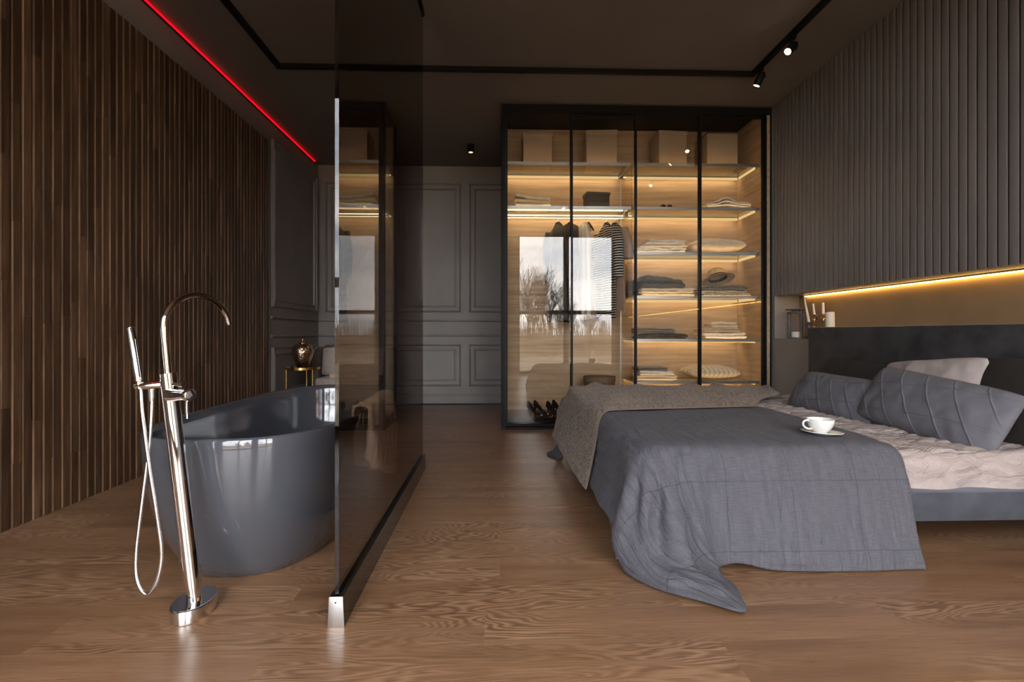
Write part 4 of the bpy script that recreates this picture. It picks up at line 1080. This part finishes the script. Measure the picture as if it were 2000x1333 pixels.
def knit_d(c, uv):
    u, v = uv
    hump = .024 * max(0, nz(u * 4.2, v * 3.0, 6)) + (.055 * max(0, nz(u * 9, 2.2)) if v > .85 else 0) * min(1, (v - .85) * 8 if v > .85 else 0)
    wob = .007 * nz(u * 3, v * 6, 8)
    rp = .024; ph = (v + wob) / rp
    idx = math.floor(ph); fr_ = ph - idx
    rdg = abs(math.sin(math.pi * fr_)) ** .8
    cable = .5 + .5 * math.sin(u * 150 + (1.6 if idx % 2 else 0) + 2.6 * (fr_ - .5) * (1 if idx % 4 < 2 else -1) * 2)
    if v < .035: return .003 + .002 * math.sin(u * 420)
    return hump + .0115 * rdg * (.86 + .14 * cable) + .003 * nz(u * 10, v * 30, 4)
displace(kt, knit_d)
tag(kt, 'taupe cable-knit throw over the far foot of the bed', 'throw')
bt = [Vector(kn.v[i * (NV + 1)]) for i in range(0, NU + 1, 1)]
bm_n = MB().tube([p + Vector((0, -.002, .004)) for p in bt], .0048, 8).build('edging', 'knit_border', kt, smooth=True)

# pillows
pillow('pillow', (2.335, 3.22, .555), (0, -1, -.02), (.22, 0, 1), .74, .31, .15, 'dark_cushion', 'dark brown pillow behind the smaller grey cushion', seed=11)
pillow('pillow', (2.30, 2.05, .56), (0, -1, -.02), (.30, 0, 1), .74, .44, .17, 'dark_cushion', 'dark brown pillow at the near end of the headboard', seed=12)
pillow('pillow', (2.27, 2.62, .575), (.0, -1, .10), (.30, 0, 1), .66, .36, .14, 'rose_linen', 'pale rose linen pillow propped on the headboard', seed=13, wr=.012)
pillow('pillow', (2.02, 2.985, .500), (.03, -1, -.02), (.62, 0, 1), .76, .29, .16, 'grey_cushion', 'smaller grey pintucked pillow beside the knitted throw', seed=14, quilt=.12, nu=230, nv=110, wr=.009)
pillow('pillow', (2.05, 2.355, .530), (.05, -1, -.10), (.55, .06, 1), .76, .325, .17, 'grey_cushion', 'large grey pintucked pillow lying in front', seed=15, quilt=.14, nu=250, nv=120, wr=.010)

# cup and saucer
CX, CY, CZ = 1.388, 2.132, .4475
sa = tag(MB().lathe([(.001, .004), (.028, .004), (.030, .000), (.034, .0005), (.045, .004), (.074, .012), (.0805, .0145), (.080, .017), (.070, .0145), (.045, .0085), (.030, .0075), (.001, .0078)], (CX, CY, CZ), 48, 1, 1, False, False).xf(Matrix.Translation((CX, CY, CZ)) @ Matrix.Rotation(R(2.5), 4, 'Y') @ Matrix.Rotation(R(-1.5), 4, 'X') @ Matrix.Translation((-CX, -CY, -CZ))).build('saucer', 'ceramic', smooth=True, sharp=0), 'white saucer lying on the grey coverlet', 'saucer')
cu = empty('cup', (CX - .006, CY, CZ + .010), 'white ceramic teacup standing on its saucer', 'cup')
c_ = (CX - .006, CY, CZ + .011)
MB().lathe([(.001, .002), (.022, .002), (.023, 0), (.026, 0), (.027, .005), (.038, .014), (.047, .028), (.0515, .043), (.0535, .056), (.0525, .0572), (.051, .056), (.049, .043), (.0445, .029), (.035, .016), (.02, .008), (.001, .0065)], c_, 48, 1, 1, False, False).build('bowl', 'ceramic', cu, smooth=True, sharp=0)
hp2 = [(-.046, .05), (-.060, .053), (-.074, .047), (-.078, .035), (-.070, .023), (-.054, .016), (-.040, .0165)]
dn, _ = resample([(c_[0] + a, c_[1] - .004, c_[2] + b) for a, b in hp2], 28)
MB().tube(dn, .0042, 10).build('handle', 'ceramic', cu, smooth=True, sharp=0)

# ------------------------------------------------------------------ niche: light strip, lantern, candles
ns = empty('niche_light_strip', (NX - .02, 2, NZ1), 'glowing yellow light strip along the top of the niche', 'light strip')
MB().box(NX - .022, NX - .010, YF, NYE - .105, NZ1 - .010, NZ1).build('profile', 'alu', ns)
MB().box(NX - .021, NX - .011, YF, NYE - .11, NZ1 - .016, NZ1 - .0102).build('diffuser', 'led_niche', ns)
LZ = NZ0 + .0005
ln = empty('lantern', (2.645, 4.42, LZ), 'grey metal lantern on the niche ledge', 'lantern')
lx, ly, lw = 2.645, 4.42, .058
lm = Matrix.Translation((lx, ly, LZ)) @ Matrix.Rotation(R(-43), 4, 'Z')
M['lantern'] = simple('grey_lantern_metal', (.085, .08, .082), .4, metal=.4)
MB().box(-lw, lw, -lw, lw, 0, .012).xf(lm).build('base', 'lantern', ln, bevel=.002)
for sx in (-1, 1):
    for sy in (-1, 1): MB().box(sx * lw - .006 * (1 + sx), sx * lw + .006 * (1 - sx), sy * lw - .006 * (1 + sy), sy * lw + .006 * (1 - sy), .012, .225).xf(lm).build('corner_post', 'lantern', ln)
MB().box(-lw, lw, -lw, lw, .225, .236).xf(lm).build('top_frame', 'lantern', ln, bevel=.002)
MB().prism([(-lw * .5, -lw * .5), (lw * .5, -lw * .5), (lw * .5, lw * .5), (-lw * .5, lw * .5)], 'z', .236, .252).xf(lm).build('vent_neck', 'lantern', ln)
MB().box(-lw - .012, lw + .012, -lw - .012, lw + .012, .252, .262).xf(lm).build('roof', 'lantern', ln, bevel=.003)
for a in range(4):
    q = MB(); q.v = [(-lw + .012, -lw + .005, .012), (lw - .012, -lw + .005, .012), (lw - .012, -lw + .005, .225), (-lw + .012, -lw + .005, .225)]; q.f = [(0, 1, 2, 3)]
    q.xf(lm @ Matrix.Rotation(R(90 * a), 4, 'Z')).build('pane', 'glass_lantern', ln)
cd = empty('candle', (lx, ly, LZ + .012), 'short ivory candle inside the lantern', 'candle')
MB().lathe([(.0335, 0), (.035, .002), (.035, .046), (.033, .0485), (.006, .046)], (lx, ly, LZ + .0125), 28).build('wax', 'wax', cd, smooth=True, sharp=50); MB().tube([(lx, ly, LZ + .058), (lx + .001, ly, LZ + .066)], .0012, 6).build('wick', 'black', cd)
def taper(name, base, top, r0, r1, label):
    b, t = Vector(base), Vector(top); e = empty(name, base, label, 'candle')
    MB().tube([b, b.lerp(t, .03), b.lerp(t, .97), t], [r0 * .9, r0, r1, r1 * .6], 20).build('wax', 'wax', e, smooth=True, sharp=60)
    MB().tube([t, t + (t - b).normalized() * .006], .001, 6).build('wick', 'black', e)
ch = empty('candlestick', (2.668, 4.27, LZ), 'turned grey candlestick next to the lantern', 'candlestick')
MB().lathe([(.036, 0), (.036, .006), (.026, .014), (.010, .024), (.009, .04), (.014, .052), (.010, .062), (.012, .09), (.020, .118), (.012, .124), (.030, .132), (.031, .142), (.011, .144)], (2.668, 4.27, LZ), 28).build('stem', M['lantern'], ch, smooth=True, sharp=0)
taper('taper_candle', (2.668, 4.27, LZ + .1445), (2.640, 4.300, LZ + .385), .0115, .0048, 'tall ivory taper candle leaning in the grey candlestick')
def glass_holder(x, y, ztop, label):
    e = empty('glass_candle_holder', (x, y, LZ), label, 'candle holder')
    MB().lathe([(.032, 0), (.031, .004), (.012, .012), (.006, .03), (.0055, .10), (.008, ztop - .05), (.018, ztop - .04), (.026, ztop - .022), (.022, ztop - .006), (.013, ztop), (.0095, ztop - .012), (.001, ztop - .016)], (x, y, LZ), 24).build('glass_body', 'tinted_glass', e, smooth=True, sharp=0)
def m_real_glass():
    t = NT('champagne_glass'); g = t.n('ShaderNodeBsdfGlass'); g.inputs['Color'].default_value = (.95, .86, .78, 1); g.inputs['IOR'].default_value = 1.45; g.inputs['Roughness'].default_value = .02
    t.l(g.outputs[0], t.out.inputs['Surface']); return t.m
M['tinted_glass'] = m_real_glass()
glass_holder(2.675, 4.205, .206, 'thin glass candle holder nearer the lantern'); taper('dinner_candle', (2.675, 4.205, LZ + .196), (2.669, 4.215, LZ + .297), .0102, .0072, 'short ivory candle in the glass holder nearer the lantern')
glass_holder(2.675, 4.090, .206, 'thin glass candle holder nearer the headboard'); taper('dinner_candle', (2.675, 4.090, LZ + .196), (2.674, 4.092, LZ + .298), .0118, .0095, 'short ivory candle in the glass holder beside the pillar candle')
pc = empty('pillar_candle', (2.68, 4.005, LZ), 'thick ivory pillar candle behind the headboard', 'candle')
pm = Matrix.Translation((2.68, 4.005, LZ + .001)) @ Matrix.Rotation(R(-3), 4, 'X')
MB().lathe([(.031, 0), (.033, .003), (.0335, .212), (.031, .216), (.012, .213)], (0, 0, 0), 32).xf(pm).build('wax', 'wax', pc, smooth=True, sharp=50)
MB().tube([pm @ Vector((0, 0, .213)), pm @ Vector((0, .001, .222))], .0014, 6).build('wick', 'black', pc)

# ------------------------------------------------------------------ corner: side table, vase, armchair, book
tx, ty, tz = -1.952, 5.27, .522
st = empty('side_table', (tx, ty, 0), 'small round brass side table in the far corner', 'table')
MB().lathe([(.158, -.010), (.166, -.010), (.166, .014), (.162, .014), (.158, .0)], (tx, ty, tz), 48, cap0=False, cap1=False).build('tray_rim', 'gold', st, smooth=True)
MB().lathe([(.160, -.008), (.160, -.001)], (tx, ty, tz), 48).build('table_top', simple('dark_tray', (.05, .035, .02), .3), st)
for a in (200, 325, 97):
    MB().tube([(tx + .155 * math.cos(R(a)), ty + .155 * math.sin(R(a)), 0), (tx + .155 * math.cos(R(a)), ty + .155 * math.sin(R(a)), tz - .009)], .0065, 10).build('leg', 'gold', st, smooth=True)
rp_ = [(tx + .155 * math.cos(2 * math.pi * i / 40), ty + .155 * math.sin(2 * math.pi * i / 40), .007) for i in range(40)]
MB().tube(rp_, .0065, 8, closed=True).build('base_ring', 'gold', st, smooth=True)
vs = empty('vase', (tx - .002, ty, tz), 'hammered copper urn on the brass side table', 'vase')
MB().lathe([(.048, 0), (.052, .003), (.058, .02), (.078, .07), (.098, .13), (.105, .175), (.100, .21), (.080, .238), (.050, .252), (.036, .256)], (tx - .002, ty, tz + .0005), 48).build('body', 'copper', vs, smooth=True, sharp=0)
MB().lathe([(.038, .255), (.040, .262), (.030, .268), (.018, .272), (.016, .285), (.020, .290), (.019, .302), (.012, .308), (.001, .309)], (tx - .002, ty, tz), 32, cap1=False).build('lid', 'copper_plain', vs, smooth=True, sharp=0)
ac = empty('armchair', (-1.58, 5.82, 0), 'taupe upholstered armchair in the far corner', 'armchair')
AX0, AX1, AY0, AY1 = -2.03, -1.17, 5.455, 6.22
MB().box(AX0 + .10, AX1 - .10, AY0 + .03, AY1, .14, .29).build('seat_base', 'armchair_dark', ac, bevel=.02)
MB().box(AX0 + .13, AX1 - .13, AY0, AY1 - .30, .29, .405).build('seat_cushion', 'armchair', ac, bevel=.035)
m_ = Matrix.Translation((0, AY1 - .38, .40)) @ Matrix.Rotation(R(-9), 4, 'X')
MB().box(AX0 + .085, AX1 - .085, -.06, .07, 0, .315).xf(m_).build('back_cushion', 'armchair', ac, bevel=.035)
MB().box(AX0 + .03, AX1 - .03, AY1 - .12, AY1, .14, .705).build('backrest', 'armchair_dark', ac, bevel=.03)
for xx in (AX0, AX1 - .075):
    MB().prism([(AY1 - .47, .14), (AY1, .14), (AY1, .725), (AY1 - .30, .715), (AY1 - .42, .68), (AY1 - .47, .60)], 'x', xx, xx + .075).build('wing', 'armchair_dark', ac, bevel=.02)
for x in (AX0 + .10, AX1 - .10):
    for y in (AY0 + .10, AY1 - .08): MB().lathe([(.014, 0), (.022, .142)], (x, y, 0), 12).build('leg', 'black', ac, smooth=True)
bk = empty('book', (-1.62, 5.60, .4065), 'pale book lying on the armchair seat', 'book')
bmx = Matrix.Translation((-1.62, 5.60, .4065)) @ Matrix.Rotation(R(4), 4, 'Z')
MB().box(-.14, .14, -.09, .09, .003, .032).xf(bmx).build('pages', 'paper', bk); MB().box(-.143, .143, -.093, .093, 0, .003).xf(bmx).build('cover', 'linen_cream', bk); MB().box(-.143, .143, -.093, .093, .032, .035).xf(bmx).build('cover', 'linen_cream', bk)
